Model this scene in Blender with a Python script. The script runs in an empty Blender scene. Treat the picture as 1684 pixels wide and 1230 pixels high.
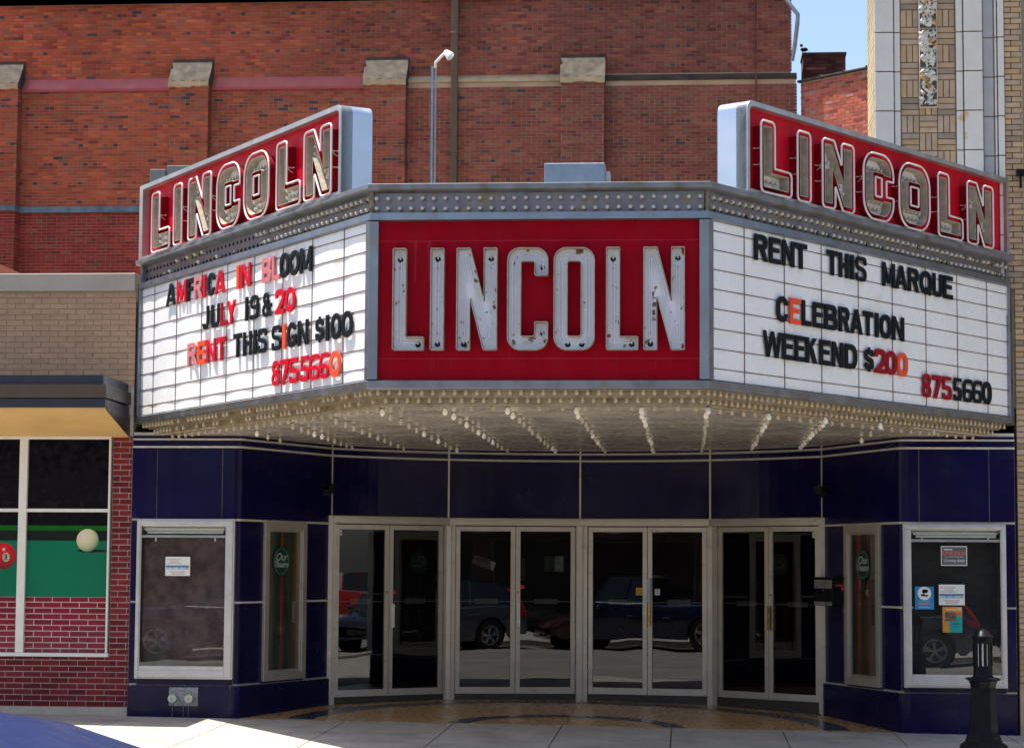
import bpy, bmesh, math, random
import numpy as np
from mathutils import Vector, Matrix
from mathutils.geometry import tessellate_polygon
R = math.radians
rnd = random.Random(7)
S = bpy.context.scene
COL = S.collection

# ------------------------------------------------------------------ camera
cam = bpy.data.cameras.new('camera'); camo = bpy.data.objects.new('camera', cam); COL.objects.link(camo)
CX, CY, CZ, YAW, PITCH, ROLL, FPX = 1.4516, -26.3266, 1.7311, .0798, .0859, .0059, 3636.9
fw = Vector((-math.sin(YAW), math.cos(YAW), 0)); rt = Vector((math.cos(YAW), math.sin(YAW), 0)); up = Vector((0, 0, 1))
f2 = fw*math.cos(PITCH)+up*math.sin(PITCH); u2 = up*math.cos(PITCH)-fw*math.sin(PITCH)
# roll: picture content turned clockwise
xr = rt*math.cos(ROLL)+u2*math.sin(ROLL); yr = u2*math.cos(ROLL)-rt*math.sin(ROLL)
m = Matrix((xr, yr, -f2)).transposed().to_4x4(); m.translation = (CX, CY, CZ)
camo.matrix_world = m
cam.sensor_width = 36; cam.lens = 36*FPX/1684; cam.clip_end = 2000; cam.clip_start = .1
S.camera = camo

# ------------------------------------------------------------------ light
SUN_EL = R(75)
sd = Vector((-math.cos(SUN_EL), .03, math.sin(SUN_EL))).normalized()   # towards the sun: along the facade, high
w = bpy.data.worlds.new('World'); S.world = w; w.use_nodes = True
nt = w.node_tree; bg = nt.nodes['Background']
sky = nt.nodes.new('ShaderNodeTexSky'); sky.sky_type = 'NISHITA'; sky.sun_disc = False
sky.sun_elevation = SUN_EL; sky.sun_rotation = R(270); sky.altitude = 200; sky.air_density = 1.0; sky.dust_density = 2.5; sky.ozone_density = 1.0
nt.links.new(sky.outputs[0], bg.inputs[0]); bg.inputs[1].default_value = .10
sl = bpy.data.lights.new('sun', 'SUN'); sl.energy = 5.0; sl.angle = R(.55); sl.color = (1, .93, .82)
so = bpy.data.objects.new('sun', sl); COL.objects.link(so); so.rotation_euler = sd.to_track_quat('Z', 'Y').to_euler()
so.location = (-20, 0, 60)
S.view_settings.view_transform = 'Standard'; S.view_settings.look = 'None'
S.view_settings.exposure = 1.22; S.view_settings.gamma = 1; S.view_settings.use_curve_mapping = False
S.cycles.max_bounces = 8; S.cycles.transparent_max_bounces = 12
S.cycles.sample_clamp_indirect = 6

# ------------------------------------------------------------------ materials
MATS = {}
def pm(name, col, rough=.6, metal=0., var=.12, scale=6., bump=0., bscale=40., spec=.5, streak=0., spots=None, coat=0., attr=None, cov=None, dirt=None):
    """Procedural principled material: colour with noise variation, optional vertical streaks, rust spots and bump."""
    if name in MATS: return MATS[name]
    m = bpy.data.materials.new(name); m.use_nodes = True; n = m.node_tree.nodes; L = m.node_tree.links
    b = n['Principled BSDF']; b.inputs['Metallic'].default_value = metal; b.inputs['Specular IOR Level'].default_value = spec
    b.inputs['Coat Weight'].default_value = coat; b.inputs['Coat Roughness'].default_value = .05
    tc = n.new('ShaderNodeTexCoord'); geo = n.new('ShaderNodeNewGeometry')
    src = geo.outputs['Position']
    if attr == 'object':
        oi = n.new('ShaderNodeObjectInfo'); base = oi.outputs['Color']
    elif attr == 'vertex':
        va = n.new('ShaderNodeAttribute'); va.attribute_name = 'tint'; base = va.outputs['Color']
    else:
        rgb = n.new('ShaderNodeRGB'); rgb.outputs[0].default_value = (*col, 1); base = rgb.outputs[0]
    def noise(sc, det=3, vec=None, sz=(1, 1, 1)):
        mp = n.new('ShaderNodeMapping'); mp.inputs['Scale'].default_value = sz; L.new(src, mp.inputs[0])
        t = n.new('ShaderNodeTexNoise'); t.inputs['Scale'].default_value = sc; t.inputs['Detail'].default_value = det
        L.new(mp.outputs[0], t.inputs['Vector']); return t.outputs['Fac']
    def mixc(fac, a, bcol, mode='MIX'):
        mx = n.new('ShaderNodeMix'); mx.data_type = 'RGBA'; mx.blend_type = mode
        if isinstance(fac, float): mx.inputs[0].default_value = fac
        else: L.new(fac, mx.inputs[0])
        L.new(a, mx.inputs[6])
        if isinstance(bcol, tuple): mx.inputs[7].default_value = (*bcol, 1)
        else: L.new(bcol, mx.inputs[7])
        return mx.outputs[2]
    def ramp(f, a, bb, va=0., vb=1.):
        r = n.new('ShaderNodeMapRange'); r.inputs[1].default_value = a; r.inputs[2].default_value = bb; r.inputs[3].default_value = va; r.inputs[4].default_value = vb
        L.new(f, r.inputs[0]); return r.outputs[0]
    hsv = n.new('ShaderNodeHueSaturation'); L.new(base, hsv.inputs['Color'])
    L.new(ramp(noise(scale, 4), .3, .7, 1-var, 1+var), hsv.inputs['Value'])
    c = hsv.outputs[0]
    if streak:
        f = ramp(noise(1, 3, sz=(9, 9, .7)), .5, .75, 0, streak); c = mixc(f, c, tuple(v*.45+.03 for v in col))
    if dirt:
        dcol, lo, hi, dsc = dirt; f = ramp(noise(dsc, 5), lo, hi); c = mixc(f, c, dcol)
    if spots:
        scol, lo, ssc = spots; f = ramp(noise(ssc, 6), lo, lo+.04); c = mixc(f, c, scol)
    L.new(c, b.inputs['Base Color'])
    rn = ramp(noise(scale*2.3, 3), .3, .7, max(rough-.1, .01), rough+.1) if rough > .08 else None
    if rn: L.new(rn, b.inputs['Roughness'])
    else: b.inputs['Roughness'].default_value = rough
    if bump:
        bp = n.new('ShaderNodeBump'); bp.inputs['Strength'].default_value = bump; bp.inputs['Distance'].default_value = .01
        L.new(noise(bscale, 4), bp.inputs['Height']); L.new(bp.outputs[0], b.inputs['Normal'])
    MATS[name] = m; return m

def glassm(name, tint, wob=.004, ior=1.55, extra=0.):
    m = bpy.data.materials.new(name); m.use_nodes = True; n = m.node_tree.nodes; L = m.node_tree.links
    n.remove(n['Principled BSDF']); out = n['Material Output']
    tr = n.new('ShaderNodeBsdfTransparent'); tr.inputs[0].default_value = (*tint, 1)
    gl = n.new('ShaderNodeBsdfGlossy'); gl.inputs['Roughness'].default_value = .006; gl.inputs[0].default_value = (.95, .97, 1, 1)
    fr = n.new('ShaderNodeFresnel'); g0 = n.new('ShaderNodeNewGeometry'); mr = n.new('ShaderNodeMapRange'); mr.inputs[3].default_value = ior; mr.inputs[4].default_value = 1/ior
    L.new(g0.outputs['Backfacing'], mr.inputs[0]); L.new(mr.outputs[0], fr.inputs[0])   # same reflectance on both faces of the pane
    mx = n.new('ShaderNodeMixShader'); geo = n.new('ShaderNodeNewGeometry')
    t = n.new('ShaderNodeTexNoise'); t.inputs['Scale'].default_value = 1.3; t.inputs['Detail'].default_value = 1
    L.new(geo.outputs['Position'], t.inputs['Vector'])
    bp = n.new('ShaderNodeBump'); bp.inputs['Strength'].default_value = 1; bp.inputs['Distance'].default_value = wob
    L.new(t.outputs['Fac'], bp.inputs['Height']); L.new(bp.outputs[0], gl.inputs['Normal'])
    L.new(fr.outputs[0], mx.inputs[0]); L.new(tr.outputs[0], mx.inputs[1]); L.new(gl.outputs[0], mx.inputs[2]); L.new(mx.outputs[0], out.inputs[0])
    MATS[name] = m; return m

M_brickO = pm('fired_brick_piece', (1, 1, 1), .85, var=.12, scale=9, bump=.35, bscale=90, attr='object', spec=.25)
M_brickV = pm('fired_brick_field', (1, 1, 1), .85, var=.22, scale=.9, bump=.35, bscale=90, attr='vertex', spec=.25)
M_mortar = pm('lime_mortar', (.46, .33, .22), .95, var=.15, scale=2, bump=.3, spec=.1)
M_mortar_tan = pm('pale_mortar', (.52, .45, .36), .95, var=.1, spec=.1)
M_mortar_pink = pm('painted_joint', (.50, .42, .42), .8, var=.15, scale=4)
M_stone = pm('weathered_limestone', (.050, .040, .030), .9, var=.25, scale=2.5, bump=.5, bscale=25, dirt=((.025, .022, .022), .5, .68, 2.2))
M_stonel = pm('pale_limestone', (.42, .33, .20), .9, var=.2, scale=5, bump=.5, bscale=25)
M_flash = pm('painted_red_flashing', (.33, .055, .062), .5, var=.06, scale=2)
M_alu = pm('aged_aluminium', (.46, .46, .45), .42, .75, var=.14, scale=5, streak=.35, spec=.5)
M_steel = pm('stainless_sheet', (.27, .29, .32), .36, .85, var=.12, scale=2.5, streak=.3, bump=.15, bscale=3, dirt=((.30, .24, .15), .6, .78, 3))
M_steelw = pm('bright_end_sheet', (.62, .66, .72), .34, .9, var=.06, scale=1.5, bump=.12, bscale=2)
M_cap = pm('grey_roof_flashing', (.20, .21, .23), .5, .5, var=.2, scale=3, dirt=((.12, .10, .07), .5, .75, 5))
M_band = pm('lamp_band_sheet', (.24, .23, .26), .42, .7, var=.15, scale=8, bump=.2, bscale=5, dirt=((.30, .22, .12), .52, .75, 6))
M_under = pm('yellowed_lamp_tray', (.36, .30, .20), .4, .5, var=.2, scale=9, dirt=((.20, .13, .06), .5, .75, 12))
M_soffit = pm('polished_soffit', (.92, .84, .70), .26, .5, var=.08, scale=.8, bump=.2, bscale=1.1, spots=((.92, .86, .72), .675, 14), dirt=((.62, .54, .42), .6, .85, 2))
M_red = pm('red_sign_enamel', (.30, .0004, .010), .6, var=.06, scale=3, streak=.10, spec=.08)
M_redt = pm('red_neon_sign_sheet', (.52, .002, .016), .5, var=.08, scale=4, streak=.12, spec=.15)
M_redd = pm('red_letter_side', (.22, .002, .010), .5, var=.2, scale=9, spec=.15)
M_lwall = pm('letter_channel_wall', (.42, .37, .30), .5, .2, var=.25, scale=15, dirt=((.33, .28, .22), .5, .8, 6))
M_lback = pm('white_letter_enamel', (.80, .82, .86), .4, var=.05, scale=6, spots=((.24, .09, .02), .625, 11), dirt=((.55, .48, .36), .62, .85, 8))
M_lback2 = pm('reflector_letter_tray', (.78, .77, .74), .35, .05, var=.12, scale=12, dirt=((.58, .52, .42), .55, .85, 5))
M_tube = pm('clear_neon_tube', (.66, .68, .80), .1, var=.03, coat=1)
M_tubew = pm('white_neon_tube', (.72, .68, .66), .15, var=.04, coat=1)
M_dark = pm('dark_hole', (.01, .01, .01), .9)
M_bulb = pm('frosted_bulb_glass', (.46, .43, .36), .10, var=.12, scale=30, coat=1)
M_bulby = pm('yellowed_bulb_glass', (.50, .42, .29), .15, var=.2, scale=30, coat=1)
M_bulbw = pm('white_bulb_glass', (.86, .84, .78), .1, var=.03, coat=1)
M_plexi = pm('white_acrylic_sheet', (.80, .81, .82), .28, var=.03, scale=3, streak=.03, dirt=((.62, .52, .36), .66, .85, 2.2))
M_rail = pm('letter_rail', (.20, .12, .09), .5, .5, var=.3, scale=20)
M_black = pm('black_letter_plastic', (.006, .009, .012), .5, var=.1, spec=.15)
M_lred = pm('red_letter_plastic', (.52, .004, .022), .45, var=.08, spec=.15)
M_ldred = pm('crimson_letter_plastic', (.30, .003, .012), .45, var=.1, spec=.15)
M_lpink = pm('faded_pink_letter_plastic', (.55, .16, .17), .5, var=.1)
M_lora = pm('orange_letter_plastic', (.80, .075, .02), .35, var=.06)
M_navy = pm('navy_enamel_panel', (.004, .003, .042), .2, var=.25, scale=1.2, bump=.12, bscale=2.5, coat=.0, spec=.22, streak=.1)
M_cream = pm('cream_joint_strip', (.58, .54, .46), .5, .1, var=.12, scale=10)
M_doorf = pm('door_aluminium', (.50, .46, .40), .38, .5, var=.07, scale=4, dirt=((.30, .26, .21), .6, .85, 6))
M_case = pm('display_case_aluminium', (.56, .55, .54), .38, .6, var=.08, scale=6)
M_brass = pm('worn_brass', (.42, .27, .09), .3, .9, var=.2, scale=30)
M_white = pm('white_paint', (.74, .72, .66), .5, var=.06)
M_paper = pm('paper', (.74, .76, .72), .7, var=.03)
M_blackp = pm('black_paint', (.006, .007, .009), .4, var=.2, scale=12, bump=.1, bscale=60, spec=.12)
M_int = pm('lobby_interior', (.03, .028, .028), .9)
M_walk = pm('sidewalk_concrete', (.36, .335, .30), .9, var=.16, scale=2.2, bump=.5, bscale=60, dirt=((.20, .18, .165), .52, .85, 1.6), spots=((.13, .12, .11), .72, 9))
M_asph = pm('asphalt', (.21, .195, .17), .9, var=.2, scale=1.1, bump=.6, bscale=120, dirt=((.13, .125, .115), .5, .8, .5))
M_terr = pm('golden_terrazzo', (.46, .27, .115), .3, var=.14, scale=5, dirt=((.40, .235, .105), .5, .95, .7), spec=.35)
M_terrb = pm('blue_terrazzo', (.055, .06, .085), .25, var=.2, scale=9, coat=.2)
M_cloth = pm('brown_drape', (.125, .078, .072), .95, var=.4, scale=7, bump=1., bscale=9)
M_canopy = pm('brown_canopy_metal', (.05, .040, .036), .4, .3, var=.12)
M_canopyb = pm('slate_canopy_trim', (.022, .024, .042), .4, .1, var=.1)
M_soff2 = pm('bounce_tinted_stucco', (.68, .44, .17), .9, var=.08, scale=2, bump=.2)  # warm bounce from the ground is mixed into this yellow
M_terra = pm('glazed_terracotta', (.60, .56, .50), .3, var=.06, scale=3, coat=.4, spots=((.55, .34, .16), .66, 3.5))
M_terrag = pm('grey_terracotta', (.34, .33, .34), .4, var=.08)
M_leafw = pm('relief_glaze', (.62, .61, .56), .35, var=.2, scale=14, coat=.3, dirt=((.48, .26, .09), .52, .6, 7))
M_pipe = pm('brown_downspout', (.10, .065, .03), .5, var=.15)
M_galv = pm('galvanised_steel', (.27, .31, .37), .4, .7, var=.15, scale=8)
G_door = glassm('door_glass', (.55, .55, .55), .0012, 1.62)
G_case = glassm('case_glass', (.92, .94, .94), .0010, 1.6)

# ------------------------------------------------------------------ geometry helpers
def origin_of(o):
    v = Vector((0, 0, 0))
    while o is not None: v += o.location; o = o.parent
    return v
class MB:
    def __init__(s): s.v = []; s.f = []; s.c = []; s.mi = []
    def add(s, vs, fs, c=None, mi=0):
        k = len(s.v); s.v += [tuple(p) for p in vs]
        for f in fs: s.f.append(tuple(i+k for i in f)); s.c.append(c); s.mi.append(mi)
        return s
    def box(s, x0, x1, y0, y1, z0, z1, c=None, open_back=False, mi=0):
        vs = [(x0, y0, z0), (x1, y0, z0), (x1, y1, z0), (x0, y1, z0), (x0, y0, z1), (x1, y0, z1), (x1, y1, z1), (x0, y1, z1)]
        fs = [(0, 1, 5, 4), (1, 2, 6, 5), (3, 0, 4, 7), (4, 5, 6, 7), (3, 2, 1, 0)]
        if not open_back: fs.append((2, 3, 7, 6))
        return s.add(vs, fs, c, mi)
    def hexa(s, P, c=None, mi=0):     # 8 points: bottom ring 0-3, top ring 4-7
        return s.add(P, [(0, 1, 5, 4), (1, 2, 6, 5), (2, 3, 7, 6), (3, 0, 4, 7), (4, 5, 6, 7), (3, 2, 1, 0)], c, mi)
    def prism(s, pts, ext, c=None, mi=0):   # closed 3D outline extruded by vector
        n = len(pts); e = Vector(ext); a = [Vector(p) for p in pts]
        vs = a+[p+e for p in a]; tri = tessellate_polygon([a])
        fs = [t for t in tri]+[tuple(i+n for i in reversed(t)) for t in tri]+[(i, (i+1) % n, (i+1) % n+n, i+n) for i in range(n)]
        return s.add(vs, fs, c, mi)
    def lathe(s, prof, o=(0, 0, 0), ax=(0, 0, 1), n=12, c=None, ph=0., mi=0, sq=(1, 1)):
        ax = Vector(ax).normalized(); q = ax.to_track_quat('Z', 'Y'); o = Vector(o); vs = []; fs = []
        for r, z in prof:
            for i in range(n):
                a = 2*math.pi*i/n+ph; vs.append(o+q@Vector((r*math.cos(a)*sq[0], r*math.sin(a)*sq[1], z)))
        for j in range(len(prof)-1):
            for i in range(n):
                a, b = j*n+i, j*n+(i+1) % n; fs.append((a, b, b+n, a+n))
        if prof[0][0] > 1e-6: fs.append(tuple(reversed(range(n))))
        if prof[-1][0] > 1e-6: fs.append(tuple((len(prof)-1)*n+i for i in range(n)))
        return s.add(vs, fs, c, mi)
    def tube(s, pts, r, n=6, closed=False, c=None, mi=0):
        P = [Vector(p) for p in pts]; k = len(P); vs = []; fs = []
        for i, p in enumerate(P):
            a = P[(i-1) % k] if (closed or i > 0) else p; b = P[(i+1) % k] if (closed or i < k-1) else p
            d = (b-a); d = d.normalized() if d.length > 1e-9 else Vector((0, 0, 1))
            ref = Vector((0, 1, 0)) if abs(d.y) < .8 else Vector((0, 0, 1))
            u = d.cross(ref).normalized(); v = d.cross(u).normalized()
            for j in range(n):
                t = 2*math.pi*j/n; vs.append(p+u*r*math.cos(t)+v*r*math.sin(t))
        for i in range(k if closed else k-1):
            for j in range(n):
                a = i*n+j; b = i*n+(j+1) % n; c2 = ((i+1) % k)*n+(j+1) % n; d2 = ((i+1) % k)*n+j; fs.append((a, b, c2, d2))
        if not closed: fs += [tuple(reversed(range(n))), tuple((k-1)*n+j for j in range(n))]
        return s.add(vs, fs, c, mi)
    def ball(s, o, r, n=8, m2=5, c=None, sc=(1, 1, 1), mi=0):
        vs = []; fs = []
        for j in range(m2+1):
            t = math.pi*j/m2
            for i in range(n):
                a = 2*math.pi*i/n; vs.append((o[0]+r*sc[0]*math.sin(t)*math.cos(a), o[1]+r*sc[1]*math.sin(t)*math.sin(a), o[2]-r*sc[2]*math.cos(t)))
        for j in range(m2):
            for i in range(n): a = j*n+i; b = j*n+(i+1) % n; fs.append((a, b, b+n, a+n))
        return s.add(vs, fs, c, mi)
    def mesh(s, name, mats, org=(0, 0, 0), smooth=False):
        me = bpy.data.meshes.new(name); o = Vector(org)
        me.from_pydata([(p[0]-o.x, p[1]-o.y, p[2]-o.z) for p in s.v], [], s.f)
        for mt in (mats if isinstance(mats, (list, tuple)) else [mats]): me.materials.append(mt)
        if any(s.mi): me.polygons.foreach_set('material_index', s.mi)
        if s.c and s.c[0] is not None:
            at = me.attributes.new('tint', 'FLOAT_COLOR', 'CORNER'); buf = []
            for f, c in zip(s.f, s.c): buf += [c[0], c[1], c[2], 1.]*len(f)
            at.data.foreach_set('color', buf)
        bm = bmesh.new(); bm.from_mesh(me); bmesh.ops.remove_doubles(bm, verts=bm.verts, dist=1e-5) if smooth else None
        bmesh.ops.recalc_face_normals(bm, faces=bm.faces); bm.to_mesh(me); bm.free()
        if smooth:
            me.polygons.foreach_set('use_smooth', [True]*len(me.polygons))
            try: me.set_sharp_from_angle(angle=R(38))
            except Exception: pass
        return me
    def build(s, name, mat, parent=None, smooth=False, bevel=0., stuff=False):
        org = origin_of(parent); me = s.mesh(name, mat, org, smooth)
        o = bpy.data.objects.new(name, me); COL.objects.link(o); o.parent = parent
        if bevel:
            b = o.modifiers.new('edge', 'BEVEL'); b.width = bevel; b.segments = 2; b.limit_method = 'ANGLE'; b.angle_limit = R(40)
        if stuff: o['kind'] = 'stuff'
        return o
def tag(o, label, cat, group=None):
    o['label'] = label; o['category'] = cat
    if group: o['group'] = group
    return o
def thing(name, label, cat, loc=(0, 0, 0), group=None):
    o = bpy.data.objects.new(name, None); COL.objects.link(o); o.location = loc; o.empty_display_size = .2
    return tag(o, label, cat, group)
def inst(name, me, loc, parent=None, rot=None, scale=None, color=None):
    o = bpy.data.objects.new(name, me); COL.objects.link(o); o.parent = parent
    o.location = Vector(loc)-origin_of(parent)
    if rot is not None: o.rotation_euler = rot
    if scale is not None: o.scale = scale
    if color is not None: o.color = (*color, 1)
    return o
def structure(name, mb, mat, smooth=False):
    o = mb.build(name, mat, None, smooth); o['kind'] = 'structure'; return o
def textmesh(body, size, mat, name, parent, M, shear=0., ext=.0005, align='CENTER', sx=1., bold=0.):
    cu = bpy.data.curves.new('lettering', 'FONT'); cu.body = body; cu.size = size; cu.shear = shear; cu.extrude = ext; cu.align_x = align; cu.align_y = 'CENTER'; cu.offset = bold
    t = bpy.data.objects.new('lettering', cu); COL.objects.link(t); dg = bpy.context.evaluated_depsgraph_get()
    me = bpy.data.meshes.new_from_object(t.evaluated_get(dg)); COL.objects.unlink(t); bpy.data.objects.remove(t)
    me.materials.clear(); me.materials.append(mat)
    me.transform(Matrix.Translation(-origin_of(parent)) @ M @ Matrix.Diagonal((sx, 1, 1, 1)))
    o = bpy.data.objects.new(name, me); COL.objects.link(o); o.parent = parent; return o
def plane_matrix(o, u, n, tilt=0.):
    u = Vector(u).normalized(); n = Vector(n).normalized(); v = n.cross(u).normalized()
    if tilt: q = Matrix.Rotation(tilt, 3, n); u = q @ u; v = q @ v
    m = Matrix((u, v, n)).transposed().to_4x4(); m.translation = o; return m

# ---- polyline path with offset (for walls that bend)
class Path:
    def __init__(s, pts):
        s.p = [Vector((x, y)) for x, y in pts]; s.s = [0.]
        for a, b in zip(s.p, s.p[1:]): s.s.append(s.s[-1]+(b-a).length)
        s.L = s.s[-1]; s.n = []
        for i in range(len(s.p)):
            a = s.p[max(i-1, 0)]; b = s.p[min(i+1, len(s.p)-1)]; d = (b-a).normalized(); s.n.append(Vector((d.y, -d.x)))
    def at(s, t, off=0.):
        t = min(max(t, 0), s.L)
        for i in range(len(s.p)-1):
            if t <= s.s[i+1]+1e-9:
                k = (t-s.s[i])/max(s.s[i+1]-s.s[i], 1e-9)
                return s.p[i].lerp(s.p[i+1], k)+s.n[i].lerp(s.n[i+1], k).normalized()*off
    def strip(s, mb, a, b, z0, z1, off=0., th=.02, zf=None, c=None):
        ts = [a]+[t for t in s.s if a+1e-4 < t < b-1e-4]+[b]; vs = []; fs = []
        for t in ts:
            o = s.at(t, off); i = s.at(t, off-th); zb = zf(o.x, o.y) if zf else z0
            vs += [(o.x, o.y, zb), (i.x, i.y, zb), (i.x, i.y, z1), (o.x, o.y, z1)]
        for k in range(len(ts)-1):
            q = 4*k
            for j in range(4): fs.append((q+j, q+(j+1) % 4, q+4+(j+1) % 4, q+4+j))
        fs += [(0, 1, 2, 3), tuple(4*(len(ts)-1)+j for j in (3, 2, 1, 0))]
        mb.add(vs, fs, c); return mb

# ---- brickwork
def brickrun(u0, u1, z0, z1, course=.0677, blen=.2159, joint=.013, header=0, holes=(), phase=0.):
    """-> bricks (ua, ub, za, zb, row) of a running bond with optional header rows; holes are (u0,u1,z0,z1)."""
    out = []; row = int(math.floor(z0/course)); jit = random.Random(3)
    while row*course < z1-.01:
        za = max(row*course+joint/2, z0); zb = min((row+1)*course-joint/2, z1)
        if zb-za > .02:
            bl = blen/2 if header and row % header == 0 else blen
            st = (row % 2)*bl/2+phase; k = math.floor((u0-st)/bl)
            while st+k*bl < u1:
                a = max(st+k*bl+joint/2, u0); b = min(st+(k+1)*bl-joint/2, u1)
                segs = [(a, b)]
                for h in holes:
                    if zb > h[2] and za < h[3]:
                        ns = []
                        for p, q in segs:
                            if q <= h[0] or p >= h[1]: ns.append((p, q)); continue
                            if p < h[0]: ns.append((p, h[0]))
                            if q > h[1]: ns.append((h[1], q))
                        segs = ns
                for p, q in segs:
                    if q-p > .012: out.append((p, q, za, zb, row))
                k += 1
        row += 1
    return out
_unit = {}
def unit_brick(mat):
    if mat.name not in _unit: _unit[mat.name] = MB().box(-.5, .5, -.5, .5, -.5, .5).mesh('brick', mat)
    return _unit[mat.name]
def lay(parent, bricks, o, ud, nd, depth, colfn, budget, field, pick=None, jitter=.003):
    """bricks on the plane through o with u direction ud and outward normal nd; the first `budget` (by pick) are objects."""
    ud = Vector(ud).normalized(); nd = Vector(nd).normalized(); o = Vector(o); ang = math.atan2(ud.y, ud.x)
    order = sorted(bricks, key=pick) if pick else bricks
    me = unit_brick(M_brickO); mb = MB(); g = random.Random(len(bricks))
    for i, (a, b, za, zb, row) in enumerate(order):
        d = depth+g.uniform(-jitter, jitter); c = colfn(a, za, row, g)
        if i < budget:
            p = o+ud*((a+b)/2)+nd*(d/2-.01)+Vector((0, 0, (za+zb)/2))
            inst('brick', me, p, parent, (0, 0, ang), (b-a, d+.02, zb-za), c)
        else:
            P = []
            for z in (za, zb):
                for uu, nn in ((a, d), (b, d), (b, -.01), (a, -.01)): q = o+ud*uu+nd*nn; P.append((q.x, q.y, z))
            mb.add(P, [(0, 1, 5, 4), (1, 2, 6, 5), (3, 0, 4, 7), (4, 5, 6, 7), (3, 2, 1, 0)], c)
    if mb.v:
        mb.build(field, M_brickV, parent, stuff=True)

# ---- letters by signed distance and contouring (sharp block capitals with exact sizes)
def sd_box(X, Y, x0, y0, x1, y1):
    dx = np.abs(X-(x0+x1)/2)-(x1-x0)/2; dy = np.abs(Y-(y0+y1)/2)-(y1-y0)/2
    return np.hypot(np.maximum(dx, 0), np.maximum(dy, 0))+np.minimum(np.maximum(dx, dy), 0)
def sd_rbox(X, Y, x0, y0, x1, y1, r): return sd_box(X, Y, x0+r, y0+r, x1-r, y1-r)-r
def ring(X, Y, x0, y0, x1, y1, r, t): return np.maximum(sd_rbox(X, Y, x0, y0, x1, y1, r), -sd_rbox(X, Y, x0+t, y0+t, x1-t, y1-t, max(r-t, .18*t)))
def sd_poly(X, Y, pts):   # convex, counter-clockwise
    d = None; n = len(pts)
    for i in range(n):
        (ax, ay), (bx, by) = pts[i], pts[(i+1) % n]; l = math.hypot(bx-ax, by-ay); nx, ny = (by-ay)/l, -(bx-ax)/l
        e = (X-ax)*nx+(Y-ay)*ny; d = e if d is None else np.maximum(d, e)
    return d
def sd_path(X, Y, pts, t):
    d = None
    for i, ((ax, ay), (bx, by)) in enumerate(zip(pts, pts[1:])):
        vx, vy = bx-ax, by-ay; l2 = vx*vx+vy*vy
        h = np.clip(((X-ax)*vx+(Y-ay)*vy)/l2, 0, 1); e = np.hypot(X-ax-h*vx, Y-ay-h*vy)-t/2; l = math.sqrt(l2)
        if i == 0: e = np.maximum(e, -((X-ax)*vx+(Y-ay)*vy)/l)
        if i == len(pts)-2: e = np.maximum(e, ((X-bx)*vx+(Y-by)*vy)/l)
        d = e if d is None else np.minimum(d, e)
    return d
def rounded(pts, r, n=5):
    out = [pts[0]]
    for a, b, c in zip(pts, pts[1:], pts[2:]):
        a, b, c = Vector(a), Vector(b), Vector(c); ra = min(r, (b-a).length*.49, (c-b).length*.49)
        p = b+(a-b).normalized()*ra; q = b+(c-b).normalized()*ra
        for k in range(n+1): t = k/n; out.append(tuple(p*(1-t)**2+b*2*t*(1-t)+q*t*t))
    return out+[pts[-1]]
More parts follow.
